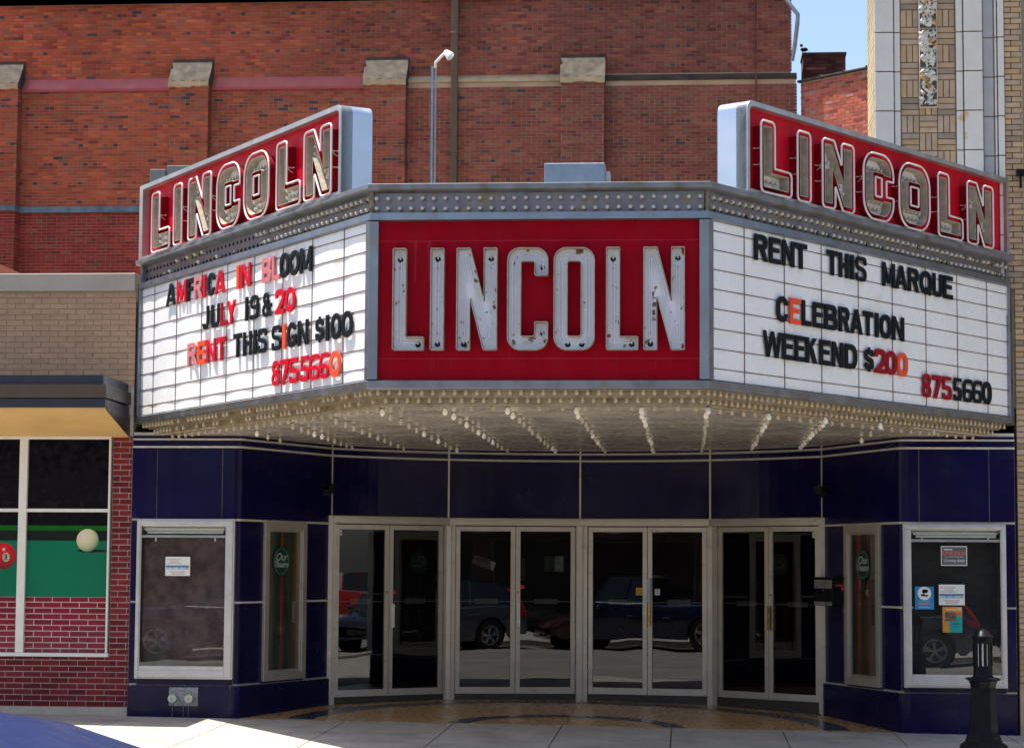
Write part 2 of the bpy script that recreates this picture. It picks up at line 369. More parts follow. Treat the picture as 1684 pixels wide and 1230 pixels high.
def glyph(ch, w, h, t, X, Y, sq=False):
    U = np.minimum; I = np.maximum; r = min(w/2, h/2)*(.62 if sq else .95); rr = min(w, .6*h)/2
    bx = lambda a, b, c, d: sd_box(X, Y, a, b, c, d)
    cut = lambda d, a, b, c, e: I(d, -bx(a, b, c, e))
    if ch == 'I' or ch == '1': 
        d = bx(w/2-t/2, 0, w/2+t/2, h)
    elif ch == 'L': d = U(bx(0, 0, t, h), bx(0, 0, w, t*(.98 if sq else .95)))
    elif ch == 'T': d = U(bx(0, h-t*.9, w, h), bx(w/2-t/2, 0, w/2+t/2, h))
    elif ch == 'H': d = U(U(bx(0, 0, t, h), bx(w-t, 0, w, h)), bx(0, h*.5-t*.42, w, h*.5+t*.42))
    elif ch in 'EF':
        d = U(U(bx(0, 0, t, h), bx(0, h-t*.9, w, h)), bx(0, h*.52-t*.42, w*.88, h*.52+t*.42))
        if ch == 'E': d = U(d, bx(0, 0, w, t*.9))
    elif ch == 'N': d = U(U(bx(0, 0, t, h), bx(w-t, 0, w, h)), sd_poly(X, Y, [(w-t*1.02, 0), (w-.001, 0), (t*1.02, h), (.001, h)]))
    elif ch == 'M': d = U(U(bx(0, 0, t, h), bx(w-t, 0, w, h)), U(sd_poly(X, Y, [(w/2-t*.45, h*.12), (w/2+t*.45, h*.12), (t, h), (0, h)]), sd_poly(X, Y, [(w/2-t*.45, h*.12), (w/2+t*.45, h*.12), (w, h), (w-t, h)])))
    elif ch == 'W':
        q = t*.85; d = None
        for a, b in ((.0, .25), (.5, .25), (.5, .75), (1., .75)):
            xa = a*w; xb = b*w; xa = min(max(xa, q/2), w-q/2)
            e = sd_poly(X, Y, [(xb-q/2, 0), (xb+q/2, 0), (xa+q/2, h), (xa-q/2, h)]); d = e if d is None else U(d, e)
    elif ch == 'A': d = U(U(sd_poly(X, Y, [(0, 0), (t*.95, 0), (w/2+t*.5, h), (w/2-t*.5, h)]), sd_poly(X, Y, [(w-t*.95, 0), (w, 0), (w/2+t*.5, h), (w/2-t*.5, h)])), bx(w*.2, h*.2, w*.8, h*.2+t*.75))
    elif ch == 'K': d = U(bx(0, 0, t, h), U(sd_poly(X, Y, [(t*.7, h*.32), (w*.98, h), (w*.98-t*1.1, h), (t*.7, h*.6)]), sd_poly(X, Y, [(w-t*1.1, 0), (w, 0), (w*.62, h*.62), (w*.3, h*.55)])))
    elif ch == 'Y': d = U(bx(w/2-t/2, 0, w/2+t/2, h*.45), U(sd_poly(X, Y, [(w/2-t/2, h*.38), (w/2+t/2, h*.38), (t, h), (0, h)]), sd_poly(X, Y, [(w/2-t/2, h*.38), (w/2+t/2, h*.38), (w, h), (w-t, h)])))
    elif ch in 'O0Q':
        d = ring(X, Y, 0, 0, w, h, r, t)
        if ch == 'Q': d = U(d, sd_poly(X, Y, [(w-t*.9, -h*.03), (w+t*.2, h*.06), (w*.62, h*.34), (w*.42, h*.26)]))
    elif ch == 'C': d = cut(ring(X, Y, 0, 0, w, h, r, t), w-t*1.25 if not sq else w-t*1.02, h*.335 if not sq else h*.27, w+1, h*.665 if not sq else h*.73)
    elif ch == 'G': d = U(cut(ring(X, Y, 0, 0, w, h, r, t), w-t*1.2, h*.5, w+1, h*.68), U(bx(w-t, h*.1, w, h*.5), bx(w*.52, h*.5-t*.75, w, h*.5)))
    elif ch == 'D': d = U(bx(0, 0, t, h), I(ring(X, Y, -w*.6, 0, w, h, r, t), -X))
    elif ch == 'U': d = U(U(bx(0, h*.3, t, h), bx(w-t, h*.3, w, h)), I(ring(X, Y, 0, 0, w, h, rr, t), Y-h*.45))
    elif ch == 'J': d = U(bx(w-t, h*.3, w, h), I(I(ring(X, Y, 0, 0, w, h, rr, t), Y-h*.45), -I(Y*-1+h*.26, X-w*.5)*1.0)) if False else U(bx(w-t, h*.25, w, h), cut(I(ring(X, Y, 0, 0, w, h, min(rr, w/2), t), Y-h*.42), -1, h*.27, w*.5, h))
    elif ch in 'PRB':
        top = I(ring(X, Y, -w*.5, h*.46-(t*.12), w*(.97 if ch != 'B' else .93), h, min(.27*h, w*.45), t*.9), -X)
        d = U(bx(0, 0, t, h), top)
        if ch == 'R': d = U(d, sd_poly(X, Y, [(w-t*1.05, 0), (w, 0), (w*.72, h*.52), (w*.40, h*.52)]))
        if ch == 'B': d = U(d, I(ring(X, Y, -w*.5, 0, w, h*.53+t*.12, min(.27*h, w*.45), t*.9), -X))
    elif ch in 'S$':
        q = t*.92; y0, y1 = (0, h) if ch == 'S' else (h*.09, h*.91); hh = y1-y0
        pts = rounded([(w-q/2, y0+hh*.68), (w-q/2, y1-q/2), (q/2, y1-q/2), (q/2, y0+hh*.56), (w-q/2, y0+hh*.44), (w-q/2, y0+q/2), (q/2, y0+q/2), (q/2, y0+hh*.32)], w*.42)
        d = sd_path(X, Y, pts, q)
        if ch == '$': d = U(d, U(bx(w/2-q*.28, 0, w/2+q*.28, h*.12), bx(w/2-q*.28, h*.88, w/2+q*.28, h)))
    elif ch == '2':
        pts = rounded([(t/2, h*.66), (t/2, h-t/2), (w-t/2, h-t/2), (w-t/2, h*.52), (t*.62, t*.4)], w*.42); d = I(U(sd_path(X, Y, pts, t), bx(0, 0, w, t*.9)), -Y)
    elif ch == '5':
        pts = rounded([(t*.3, h*.6-t/2), (w-t/2, h*.6-t/2), (w-t/2, t/2), (t/2, t/2), (t/2, h*.28)], w*.4)
        d = U(U(bx(w*.06, h-t*.9, w*.96, h), bx(w*.06, h*.45, w*.06+t*.9, h)), sd_path(X, Y, pts, t))
    elif ch == '7': d = U(bx(0, h-t*.9, w, h), sd_poly(X, Y, [(w*.18, 0), (w*.18+t*1.05, 0), (w, h-t*.9), (w, h), (w-t*1.1, h)]))
    elif ch in '69':
        Xx, Yy = (X, Y) if ch == '6' else (w-X, h-Y)
        low = np.maximum(sd_rbox(Xx, Yy, 0, 0, w, h*.57, rr), -sd_rbox(Xx, Yy, t*.9, t*.9, w-t*.9, h*.57-t*.85, max(rr-t, .2*t)))
        arm = sd_path(Xx, Yy, rounded([(t/2, h*.3), (t/2, h-t/2), (w-t/2, h-t/2), (w-t/2, h*.86)], w*.42), t); d = U(low, arm)
    elif ch == '8': d = U(ring(X, Y, 0, 0, w, h*.55, rr, t*.92), ring(X, Y, w*.05, h*.47, w*.95, h, min(rr, .25*h), t*.9))
    elif ch == '&':
        q = t*.75
        d = U(U(ring(X, Y, 0, 0, w*.78, h*.56, w*.36, q), ring(X, Y, w*.1, h*.5, w*.66, h, w*.27, q)), U(sd_poly(X, Y, [(w-q*1.3, 0), (w, 0), (w*.42, h*.66), (w*.2, h*.62)]), bx(w*.6, h*.36, w, h*.36+q)))
    return d if ch == 'Q' else np.maximum(d, sd_box(X, Y, 0, 0, w, h))
def contours(F, xs, ys, lev):
    """closed iso-contours of F (rows = y) at level lev by marching squares."""
    G = F-lev; ny, nx = G.shape; seg = {}
    G = np.where(np.abs(G) < 1e-9, 1e-9, G); ins = G < 0
    def pt(a, b):
        (i, j), (k, l) = a, b; u = G[i, j]/(G[i, j]-G[k, l]); return (xs[j]+(xs[l]-xs[j])*u, ys[i]+(ys[k]-ys[i])*u)
    P = {}
    for i in range(ny-1):
        for j in range(nx-1):
            c = [ins[i, j], ins[i, j+1], ins[i+1, j+1], ins[i+1, j]]
            if all(c) or not any(c): continue
            cr = [(i, j), (i, j+1), (i+1, j+1), (i+1, j)]; E = []
            for k in range(4):
                if c[k] != c[(k+1) % 4]: E.append((k, c[k]))
            def key(k): a, b = cr[k], cr[(k+1) % 4]; kk = (min(a, b), max(a, b)); P[kk] = pt(*kk); return kk
            if len(E) == 2:
                (k1, c1), (k2, c2) = E
                a, b = (key(k1), key(k2)) if c1 else (key(k2), key(k1)); seg[a] = b
            else:
                for k, cc in E:
                    if cc: seg[key(k)] = key((k-1) % 4)
    loops = []
    while seg:
        st = next(iter(seg)); lp = []; k = st
        while k in seg: lp.append(P[k]); k = seg.pop(k)
        if len(lp) > 5: loops.append(lp)
    return loops
def simplify(lp, tol):
    n = len(lp); A = np.array(lp); far = int(np.argmax(np.hypot(*(A-A[0]).T)))
    def dp(a, b):
        if b-a < 2: return []
        idx = np.arange(a+1, b); p, q = A[a % n], A[b % n]; d = q-p; l = max(np.hypot(*d), 1e-9)
        e = np.abs((A[idx % n]-p)@np.array((-d[1], d[0]))/l); k = int(np.argmax(e))
        if e[k] < tol: return []
        k = a+1+k; return dp(a, k)+[k]+dp(k, b)
    ids = [0]+dp(0, far)+[far]+dp(far, n); return [tuple(A[i % n]) for i in ids]
_gc = {}
def letter_loops(ch, w, h, t, sq, levels, res=90):
    key = (ch, round(w, 3), round(h, 3), round(t, 4), sq, tuple(levels))
    if key in _gc: return _gc[key]
    pad = max(max(levels), 0)+.03; st = h/res
    xs = np.arange(-pad-st/2, w+pad+st, st); ys = np.arange(-pad-st/2, h+pad+st, st); X, Y = np.meshgrid(xs, ys)
    F = glyph(ch, w, h, t, X, Y, sq); out = [[simplify(l, st*.22) for l in contours(F, xs, ys, lv)] for lv in levels]
    _gc[key] = out; return out
def flat_fill(mb, loops, T, d0, d1, mi=0):
    """solid slab of a lettered outline (with holes) between depths d0 (front) and d1; T maps (x,y,depth)->world"""
    flat = [p for l in loops for p in l]; n = len(flat); tri = tessellate_polygon([[Vector((x, y, 0)) for x, y in l] for l in loops])
    vs = [T(x, y, d0) for x, y in flat]+[T(x, y, d1) for x, y in flat]; fs = [t for t in tri]+[tuple(i+n for i in reversed(t)) for t in tri]; k = 0
    for l in loops:
        m = len(l)
        for i in range(m): a = k+i; b = k+(i+1) % m; fs.append((a, b, b+n, a+n))
        k += m
    mb.add(vs, fs, mi=mi)
def offs(l, e):
    m = len(l); out = []
    for i in range(m):
        a, b, c = Vector(l[i-1]), Vector(l[i]), Vector(l[(i+1) % m]); d1 = (b-a).normalized(); d2 = (c-b).normalized()
        n = Vector((d1.y, -d1.x))+Vector((d2.y, -d2.x)); n = n.normalized() if n.length > 1e-6 else Vector((d1.y, -d1.x)); out.append(tuple(b+n*e))
    return out
def channel_wall(mb, loops, T, d0, d1, th=.007):
    big = max(loops, key=lambda l: abs(sum(a[0]*b[1]-b[0]*a[1] for a, b in zip(l, l[1:]+l[:1])))); sg = 1 if sum(a[0]*b[1]-b[0]*a[1] for a, b in zip(big, big[1:]+big[:1])) > 0 else -1
    for l in loops:
        o = offs(l, sg*th/2); i = offs(l, -sg*th/2); m = len(l)
        vs = [T(*p, d0) for p in o]+[T(*p, d0) for p in i]+[T(*p, d1) for p in o]+[T(*p, d1) for p in i]; fs = []
        for k in range(m):
            q = (k+1) % m; fs += [(k, q, q+m, k+m), (k+m, q+m, q+3*m, k+3*m)]
        mb.add(vs, fs); mb.add([T(*p, d0) for p in o]+[T(*p, d1) for p in o], [(k, (k+1) % m, (k+1) % m+m, k+m) for k in range(m)], mi=1)

# ================================================================== GROUND
def zs(x, y): return -.155-.010*x+(.015*y if y < 0 else .026*y)
mb = MB(); xg = [i*1.29-.035-4*1.29 for i in range(0, 1)]
KERB = -5.15
walk = bpy.data.objects.new('sidewalk', None)
mb.prism([(-45, .2, -.60), (45, .2, -.60), (45, KERB, -.60), (-45, KERB, -.60)], (0, 0, .30))
walk = mb.build('sidewalk', M_walk); walk['kind'] = 'structure'
for k in range(-28, 29):
    x0 = -.035+1.29*k+.006; x1 = x0+1.29-.012
    for (ya, yb) in ((0., -4.93),):
        P = [(x0, yb, -.45), (x1, yb, -.45), (x1, ya, -.45), (x0, ya, -.45)]+[(x, y, zs(min(max(x, -8), 8), y)) for x, y in ((x0, yb), (x1, yb), (x1, ya), (x0, ya))]
        MB().hexa(P).build('paving_slab', M_walk, walk, bevel=.006)
for k_, (x0, y0, ln) in enumerate(((-4.6, -1.4, 1.1), (-1.9, -2.6, .9), (.6, -1.0, .8), (2.9, -1.5, 1.0))):
    g = random.Random(k_+3); c_ = MB(); x, y = x0, y0; a = g.uniform(-.6, .6)
    while ln > 0:
        a += g.uniform(-.7, .7); st = g.uniform(.05, .12); nx_, ny_ = x+st*math.cos(a), y+st*math.sin(a)*.8; e = .0022
        c_.add([(x, y-e, zs(x, y)+.002), (nx_, ny_-e, zs(nx_, ny_)+.002), (nx_, ny_+e, zs(nx_, ny_)+.002), (x, y+e, zs(x, y)+.002)], [(0, 1, 2, 3)]); x, y = nx_, ny_; ln -= st
    c_.build('crack', pm('crack_dirt', (.07, .06, .055), .95), walk, stuff=True)
c_ = MB(); g = random.Random(9)
for _ in range(60):
    x, y = g.uniform(-6, 6), g.uniform(-4.5, -.1); r_ = g.uniform(.008, .02); c_.add([(x+r_*math.cos(q)*g.uniform(.8, 1.2), y+r_*math.sin(q), zs(x, y)+.002) for q in np.linspace(0, 2*math.pi, 9)[:-1]], [tuple(range(8))])
c_.build('gum_spots', MATS['crack_dirt'], walk, stuff=True)
mb = MB(); mb.box(-45, 45, KERB-.0, -4.94, -.6, -.235); mb.build('kerb', M_walk, walk, bevel=.02)
road = MB()
road.add([(-120, -23.0, -.37), (120, -23.0, -.37), (120, KERB, -.37), (-120, KERB, -.37)], [(0, 1, 2, 3)])
road = structure('road', road, M_asph)
mb = MB()
for k in range(-8, 9): mb.box(k*9-1.5, k*9+1.5, -14.12, -14.0, -.366, -.362)
mb.build('lane_marking', pm('yellow_road_paint', (.55, .36, .06), .7, dirt=((.12, .12, .12), .5, .8, 6)), road)
mb = MB()
for k in range(-14, 15):
    for yy in (-7.4, -20.7): mb.box(k*6.6-.05, k*6.6+.05, min(yy, yy+(-2.2 if yy < -15 else 2.2)), max(yy, yy+(-2.2 if yy < -15 else 2.2)), -.366, -.362)
mb.build('parking_marking', M_white, road)
far_walk = MB().box(-120, 120, -31.2, -23.0, -.6, -.23); structure('far_pavement', far_walk, M_walk)
g = MB(); g.add([(-600, -600, -.62), (600, -600, -.62), (600, 600, -.62), (-600, 600, -.62)], [(0, 1, 2, 3)]); structure('ground', g, M_asph)

# entry floor in terrazzo with two dark arc bands
def arc_floor(name, mat, parent, sel, dz, n=64):
    mb = MB()
    for x0, x1, y0, y1 in sel:
        for a in np.linspace(0, 1, n+1)[:-1]: pass
    return mb
entry = MB(); N = 24
ys_ = np.linspace(.0, 3.6, 13)
for i in range(N):
    xa, xb = -4.0+8.0*i/N, -4.0+8.0*(i+1)/N
    for ya, yb in zip(ys_, ys_[1:]): entry.add([(xa, ya, zs(xa, ya)), (xb, ya, zs(xb, ya)), (xb, yb, zs(xb, yb)), (xa, yb, zs(xa, yb))], [(0, 1, 2, 3)])
for i in range(N): 
    xa, xb = -4.0+8.0*i/N, -4.0+8.0*(i+1)/N; entry.add([(xa, -.0, -.5), (xb, -.0, -.5), (xb, 0, zs(xb, 0)), (xa, 0, zs(xa, 0))], [(0, 1, 2, 3)])
entry = structure('entry_floor', entry, M_terr)
for r0, r1 in ((1.16, 1.42), (3.05, 3.36)):
    mb = MB(); K = 60
    for k in range(K):
        a0, a1 = math.pi*(k-.6)/(K-1.2), math.pi*(k+.4)/(K-1.2); q = []
        for r, a in ((r0, a0), (r1, a0), (r1, a1), (r0, a1)): x, y = r*math.cos(a), -.12+r*math.sin(a); q.append((x, y, zs(x, y)+.004))
        if min(p[1] for p in q) > .003: mb.add(q, [(0, 1, 2, 3)])
    mb.build('inlay_band', M_terrb, entry)
for a in (28, 62, 90, 118, 152):   # thin divider joints
    mb = MB(); c, s_ = math.cos(R(a)), math.sin(R(a)); q = []
    for r, e in ((.4, -.004), (3.0, -.004), (3.0, .004), (.4, .004)): x, y = r*c-e*s_, -.12+r*s_+e*c; q.append((x, max(y, .003), zs(x, y)+.003))
    mb.add(q, [(0, 1, 2, 3)]); mb.build('divider_strip', M_terrb, entry)

# ================================================================== BACK AUDITORIUM WALL
aud = thing('auditorium_building', 'tall red brick auditorium block with sloped pilaster caps rising behind the marquee', 'building', (-5, 19.5, 0))
YB = 19.5
def redcol(a, z, row, g):
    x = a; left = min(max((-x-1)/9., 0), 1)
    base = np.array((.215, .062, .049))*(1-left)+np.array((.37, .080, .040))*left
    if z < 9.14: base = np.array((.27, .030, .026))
    band = 11.0 < z < 11.75 or 10.1 < z < 10.55
    k = g.random(); hdr = row % 6 == 0
    pd = (.12 if hdr else .008)+(.03 if band else 0)
    if z < 9.14: pd *= .3
    if k < pd: base = np.array((.065, .055, .070)) if g.random() < .4 else np.array((.12, .045, .042))
    elif k < pd+.10+(.16 if band else 0): base = base*.5+np.array((.10, .055, .035))
    elif k < pd+.2: base = base*np.array((.72, .62, .8))
    elif k < pd+.36: base = base*np.array((1.2, 1.35, 1.15))
    base = base*g.uniform(.80, 1.18)
    # darker bricks near the top under the downspout head and at the far-left parapet
    s = math.exp(-((x+5.6)/.9)**2-((z-13.2)/.5)**2)+.7*math.exp(-((x+9)/5)**2-((z-13.75)/.12)**2)
    base = base*(1-.55*min(s, 1)*g.random())
    return tuple(base)
mass = MB(); mass.box(-30, 3.60, 19.63, 40, -.5, 13.69); mass.box(-30, 3.70, 19.505, 19.63, -.5, 11.87)
mass.build('mortar_backing', M_mortar, aud)
pil = [(-13.75, -12.80), (-9.52, -8.68), (-5.36, -4.47), (-1.20, -.29)]
for a, b in pil: MB().box(a+.012, b-.012, 19.215, 19.505, 6, 11.80).build('pilaster_backing', M_mortar, aud)
lower = brickrun(-14.5, 3.72, 7.4, 11.76, header=6, holes=[(a, b, 0, 12) for a, b in pil])
lower = [b for b in lower if not (b[1] < -9.0 and False)]
upper = brickrun(-14.5, 3.62, 12.03, 13.69, header=6)
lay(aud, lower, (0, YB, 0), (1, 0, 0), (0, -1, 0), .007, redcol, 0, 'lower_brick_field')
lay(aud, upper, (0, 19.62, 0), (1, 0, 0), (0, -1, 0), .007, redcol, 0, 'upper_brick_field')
pb = []
for a, b in pil: pb += brickrun(a, b, 7.4, 11.78, header=6)
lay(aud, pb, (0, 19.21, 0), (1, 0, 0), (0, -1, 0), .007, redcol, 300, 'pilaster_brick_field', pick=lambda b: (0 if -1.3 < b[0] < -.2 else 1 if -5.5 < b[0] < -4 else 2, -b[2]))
# pilaster return sides
for a, b in pil:
    for xx, nx in ((b, 1),):
        rb = brickrun(19.215, 19.505, 7.4, 11.78); lay(aud, rb, (xx-.010, 0, 0), (0, 1, 0), (nx, 0, 0), .008, redcol, 0, 'return_brick_field')
# the band between lower and upper wall: red flashing left, stone right
def wedge(x0, x1, y0, z0, y1, z1, lip=.03):
    return MB().prism([(x0, y0, z0), (x0, y1+.02, z0), (x0, y1+.02, z1), (x0, y1, z1), (x0, y0, z0+lip)], (x1-x0, 0, 0))
edges = [-13.75, -12.80, -9.52, -8.68, -5.36, -4.47, -1.20, -.29, 3.72]
for a, b, fl in ((-12.80, -9.52, 1), (-8.68, -5.36, 1), (-4.47, -1.20, 0), (-.29, 3.72, 0)):
    if fl: wedge(a, b, 19.44, 11.755, 19.6, 12.06, .06).build('red_flashing', M_flash, aud)
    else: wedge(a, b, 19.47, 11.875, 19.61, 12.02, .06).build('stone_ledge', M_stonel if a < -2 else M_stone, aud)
for a, b in pil:
    mbp = wedge(a-.02, b+.02, 19.14, 11.80, 19.60, 12.46, .10); mbp.build('pilaster_cap', M_stone, aud, bevel=.02)
    mb = MB(); g = random.Random(int(a*10)); n = 9; xs_ = np.linspace(a-.01, b+.01, n)
    zz = [11.80-g.uniform(0, .05) for _ in xs_]
    for i in range(n-1): mb.add([(xs_[i], 19.13, zz[i]), (xs_[i+1], 19.13, zz[i+1]), (xs_[i+1], 19.132, 11.885+.02*(i % 2)), (xs_[i], 19.132, 11.885+.02*((i+1) % 2)), (xs_[i], 19.25, zz[i]), (xs_[i+1], 19.25, zz[i+1])], [(0, 1, 2, 3), (0, 1, 5, 4)])
    mb.build('broken_cap_edge', M_stonel, aud)
mb = MB(); mb.box(-14.5, -5.5, 19.40, 19.5, 9.14, 9.27); mb.box(-13.76, -12.79, 19.13, 19.4, 9.15, 9.26); mb.build('lower_ledge', pm('slate_ledge', (.10, .16, .20), .5, var=.3, scale=6), aud)
mb = MB(); mb.box(-30, 3.66, 19.58, 19.9, 13.693, 13.95); cuts_ = [-30]+[v-.40+(.04 if q else -.04) for a, b in pil for q, v in enumerate((a, b))]+[3.66]
for a, b in zip(cuts_[::2], cuts_[1::2]): mb.box(a, b, 19.45, 19.578, 13.692, 13.948); mb.build('parapet_coping', pm('dark_coping', (.05, .055, .07), .6, var=.2), aud)  # overhang shaped to shade the band below and spare the pilaster caps
# downspout, red conduit, gutter
mb = MB(); mb.box(-3.535, -3.39, 19.36, 19.46, 5.5, 13.7)
for z in (7.9, 10.35, 12.9): mb.box(-3.56, -3.365, 19.35, 19.47, z, z+.03)
mb.build('downspout', M_pipe, aud, bevel=.012)
MB().tube([(2.85, 19.55, 14), (2.85, 19.55, 12.1), (2.87, 19.42, 11.9), (2.87, 19.42, 6)], .018, 6).build('conduit', pm('rust_red_pipe', (.16, .03, .02), .6), aud)
MB().tube([(3.35, 19.35, 13.62), (3.50, 19.3, 13.5), (3.74, 19.3, 13.18), (3.73, 19.32, 13.0), (3.67, 19.4, 12.5), (3.62, 19.5, 12.25)], .045, 8).build('gutter_pipe', M_galv, aud, smooth=True)

# oblique brick wall + chimney to the right of the auditorium
ob = thing('brick_wall', 'weathered orange red brick wall with stone coping beside the sky gap', 'wall', (4.4, 19, 0))
o0 = Vector((3.80, 19.6, 0)); od = Vector((1.28, -1.2, 0)); ol = od.length+.6; odn = od.normalized(); onn = Vector((odn.y, -odn.x, 0))
MB().prism([o0-onn*.02, o0+odn*ol-onn*.02, o0+odn*ol-onn*.4, o0-onn*.4], (0, 0, 11.80)).build('mortar_backing', M_mortar_tan, ob)
def oran(a, z, row, g):
    b = np.array((.44, .115, .075))*g.uniform(.75, 1.2)
    if g.random() < .12: b = b*np.array((.6, .6, .8))
    if g.random() < .12: b = b*.5+np.array((.2, .13, .11))
    return tuple(b)
lay(ob, brickrun(0, ol, 9.2, 11.78, header=6), o0-onn*.02, odn, onn, .012, oran, 300, 'lower_brick_field', pick=lambda b: -b[2])
for k in range(3):
    q0 = o0+odn*(k*.62-.05)+onn*.06; q1 = o0+odn*((k+1)*.62-.06)+onn*.06; b0 = -onn*.42
    MB().hexa([q0+Vector((0, 0, 11.80)), q1+Vector((0, 0, 11.80)), q1+b0+Vector((0, 0, 11.80)), q0+b0+Vector((0, 0, 11.80)), q0+Vector((0, 0, 11.85)), q1+Vector((0, 0, 11.85)), q1+b0+Vector((0, 0, 11.90)), q0+b0+Vector((0, 0, 11.90))]).build('coping_stone', M_stone, ob, bevel=.015)
    MB().tube([q1+Vector((0, 0, 11.83))+odn*.0, q1+b0+Vector((0, 0, 11.88))], .045, 8).build('coping_joint', M_stone, ob)
ch = thing('chimney', 'sooty dark brick chimney standing behind the orange brick wall', 'chimney', (4.4, 21.3, 0))
MB().box(3.93, 4.84, 21.02, 21.8, 9, 12.72).build('mortar_backing', pm('sooty_mortar', (.10, .06, .05), .9), ch)
lay(ch, brickrun(3.93, 4.84, 10.8, 12.72), (0, 21.02, 0), (1, 0, 0), (0, -1, 0), .012, lambda a, z, r, g: tuple(np.array((.10, .032, .028))*g.uniform(.5, 1.5)*(1 if g.random() > .1 else 2)), 200, 'side_brick_field')
MB().box(3.91, 4.86, 20.98, 21.82, 12.72, 12.77).build('cap', M_stone, ch)
bird = MB(); bird.ball((3.96, 21.1, 12.86), .055, 8, 6, sc=(1.5, .8, .9)); bird.ball((3.90, 21.1, 12.95), .035, 6, 5); bird.add([(3.79, 21.09, 12.95), (3.79, 21.11, 12.95), (3.76, 21.1, 12.945)], [(0, 1, 2)]); bird.add([(4.0, 21.07, 12.86), (4.0, 21.13, 12.86), (4.1, 21.1, 12.80)], [(0, 1, 2)]); bird.tube([(3.92, 21.1, 12.82), (3.92, 21.1, 12.77)], .008, 4)
tag(bird.build('bird', M_blackp), 'small dark bird perched on the left corner of the chimney top', 'bird')

# ================================================================== RIGHT BUILDING
rb = thing('right_building', 'tan brick and white glazed terracotta building at the right edge', 'building', (6, 1, 0))
mb = MB(); mb.box(5.30, 9.5, .02, 18, -.5, 14); mb.box(3.70, 5.30, .04, 1.1, 3.6, 14); mb.build('mortar_backing', pm('grimy_tan_mortar', (.24, .19, .13), .95, var=.2), rb)
MB().box(5.29, 9.5, -.02, .02, -.5, .38).build('stone_base', M_stonel, rb, bevel=.01)
def tanr(a, z, row, g):
    b = np.array((.43, .30, .185)); k = g.random()
    if k < .3: b = np.array((.42, .31, .22))
    elif k < .45: b = np.array((.46, .31, .17))
    elif k < .52: b = np.array((.30, .23, .16))
    return tuple(b*g.uniform(.88, 1.1))
br = brickrun(5.30, 6.2, .39, 5.0, joint=.012)+brickrun(5.215, 5.42, 5.0, 9.0, joint=.012)
lay(rb, br, (0, .02, 0), (1, 0, 0), (0, -1, 0), .014, tanr, 230, 'front_brick_field', pick=lambda b: b[0])
MB().box(5.42, 9.5, .10, .16, 4.9, 14).build('window_frame', pm('dark_window', (.03, .02, .02), .4), rb)
# left return of the tower in buff brick
lay(rb, brickrun(.05, 1.1, 6.0, 9.2, joint=.012), (3.70, 0, 0), (0, 1, 0), (-1, 0, 0), .015, lambda a, z, r, g: tuple(np.array((.52, .42, .26))*g.uniform(.9, 1.05)), 0, 'return_brick_field', jitter=.002)
def tiles(x0, x1, y0, y1, zj, mat, name):
    for k in range(-1, 9):
        za = zj-k*.4765-.4765; zb = za+.4765
        if zb < 4.9: continue
        MB().box(x0+.003, x1-.003, y0, y1, za+.006, zb-.006).build(name, mat, rb, bevel=.008)
tiles(3.675, 3.905, -.03, .06, 8.10, M_terra, 'terracotta_block')
tiles(3.91, 3.985, -.01, .06, 8.10, M_terra, 'terracotta_bead')
tiles(4.64, 4.725, -.01, .06, 8.10, M_terra, 'terracotta_bead')
tiles(4.73, 4.955, -.03, .06, 8.10, M_terra, 'terracotta_block')
tiles(4.96, 5.09, .02, .08, 8.03, M_terrag, 'terracotta_reveal')
tiles(5.095, 5.125, .0, .08, 8.03, M_terra, 'terracotta_bead')
tiles(5.13, 5.21, -.02, .08, 8.03, M_terra, 'terracotta_block')
ubr = unit_brick(M_brickO); g = random.Random(5); cw = (4.635-3.99)/3
for row in range(16):
    for cI in range(3):
        za = 5.6+row*.214; x0 = 3.99+cI*cw
        if cI == 1 and za > 7.10: continue
        for k in range(3):
            c = tanr(0, 0, 0, g)
            if (row+cI) % 2: inst('brick', ubr, (x0+cw/2, .045, za+.0357+k*.0713), rb, None, (cw-.012, .05, .060), c)
            else: inst('brick', ubr, (x0+cw/6+k*cw/3, .045, za+.107), rb, None, (cw/3-.012, .05, .202), c)
for k in range(5):   # carved relief tiles
    za = 7.185+k*.4765-(.0 if k else 0); zb = za+.470
    t = MB().box(4.205, 4.42, -.035, .04, za, zb).build('relief_tile', M_terra, rb, bevel=.006)
    MB().box(4.215, 4.41, -.0385, -.036, za+.006, zb-.006).build('relief_gap_shade', pm('relief_shade', (.07, .055, .045), .8), t); g = random.Random(40+k); fr = MB()  # dark plate paints the shade in the gaps between the leaves
    for _ in range(95):
        x = 4.312+g.uniform(-.085, .085); z = g.uniform(za+.03, zb-.02); a = g.uniform(-1.1, 1.1)+(1.57 if g.random() < .3 else 0); l = g.uniform(.022, .05); wd = l*g.uniform(.34, .55)
        u = Vector((math.sin(a), 0, math.cos(a))); v = Vector((u.z, 0, -u.x)); o = Vector((x, -.040-g.uniform(0, .012), z)); P = [o-u*l, o+v*wd-u*.1*l, o+u*l, o-v*wd-u*.1*l, o+Vector((0, -.024, 0))]
        fr.add(P, [(0, 1, 4), (1, 2, 4), (2, 3, 4), (3, 0, 4)])
    for _ in range(14): fr.ball((4.312+g.uniform(-.05, .06), -.042, za+g.uniform(.12, .40)), g.uniform(.014, .026), 7, 4)
    fr.build('relief_foliage', M_leafw, t, stuff=True)
mb = MB(); mb.box(5.33, 5.42, -.10, .0, 6.35, 6.42); mb.tube([(5.375, -.05, 6.35), (5.375, -.05, 6.2)], .012); mb.build('wall_bracket', M_blackp, rb)

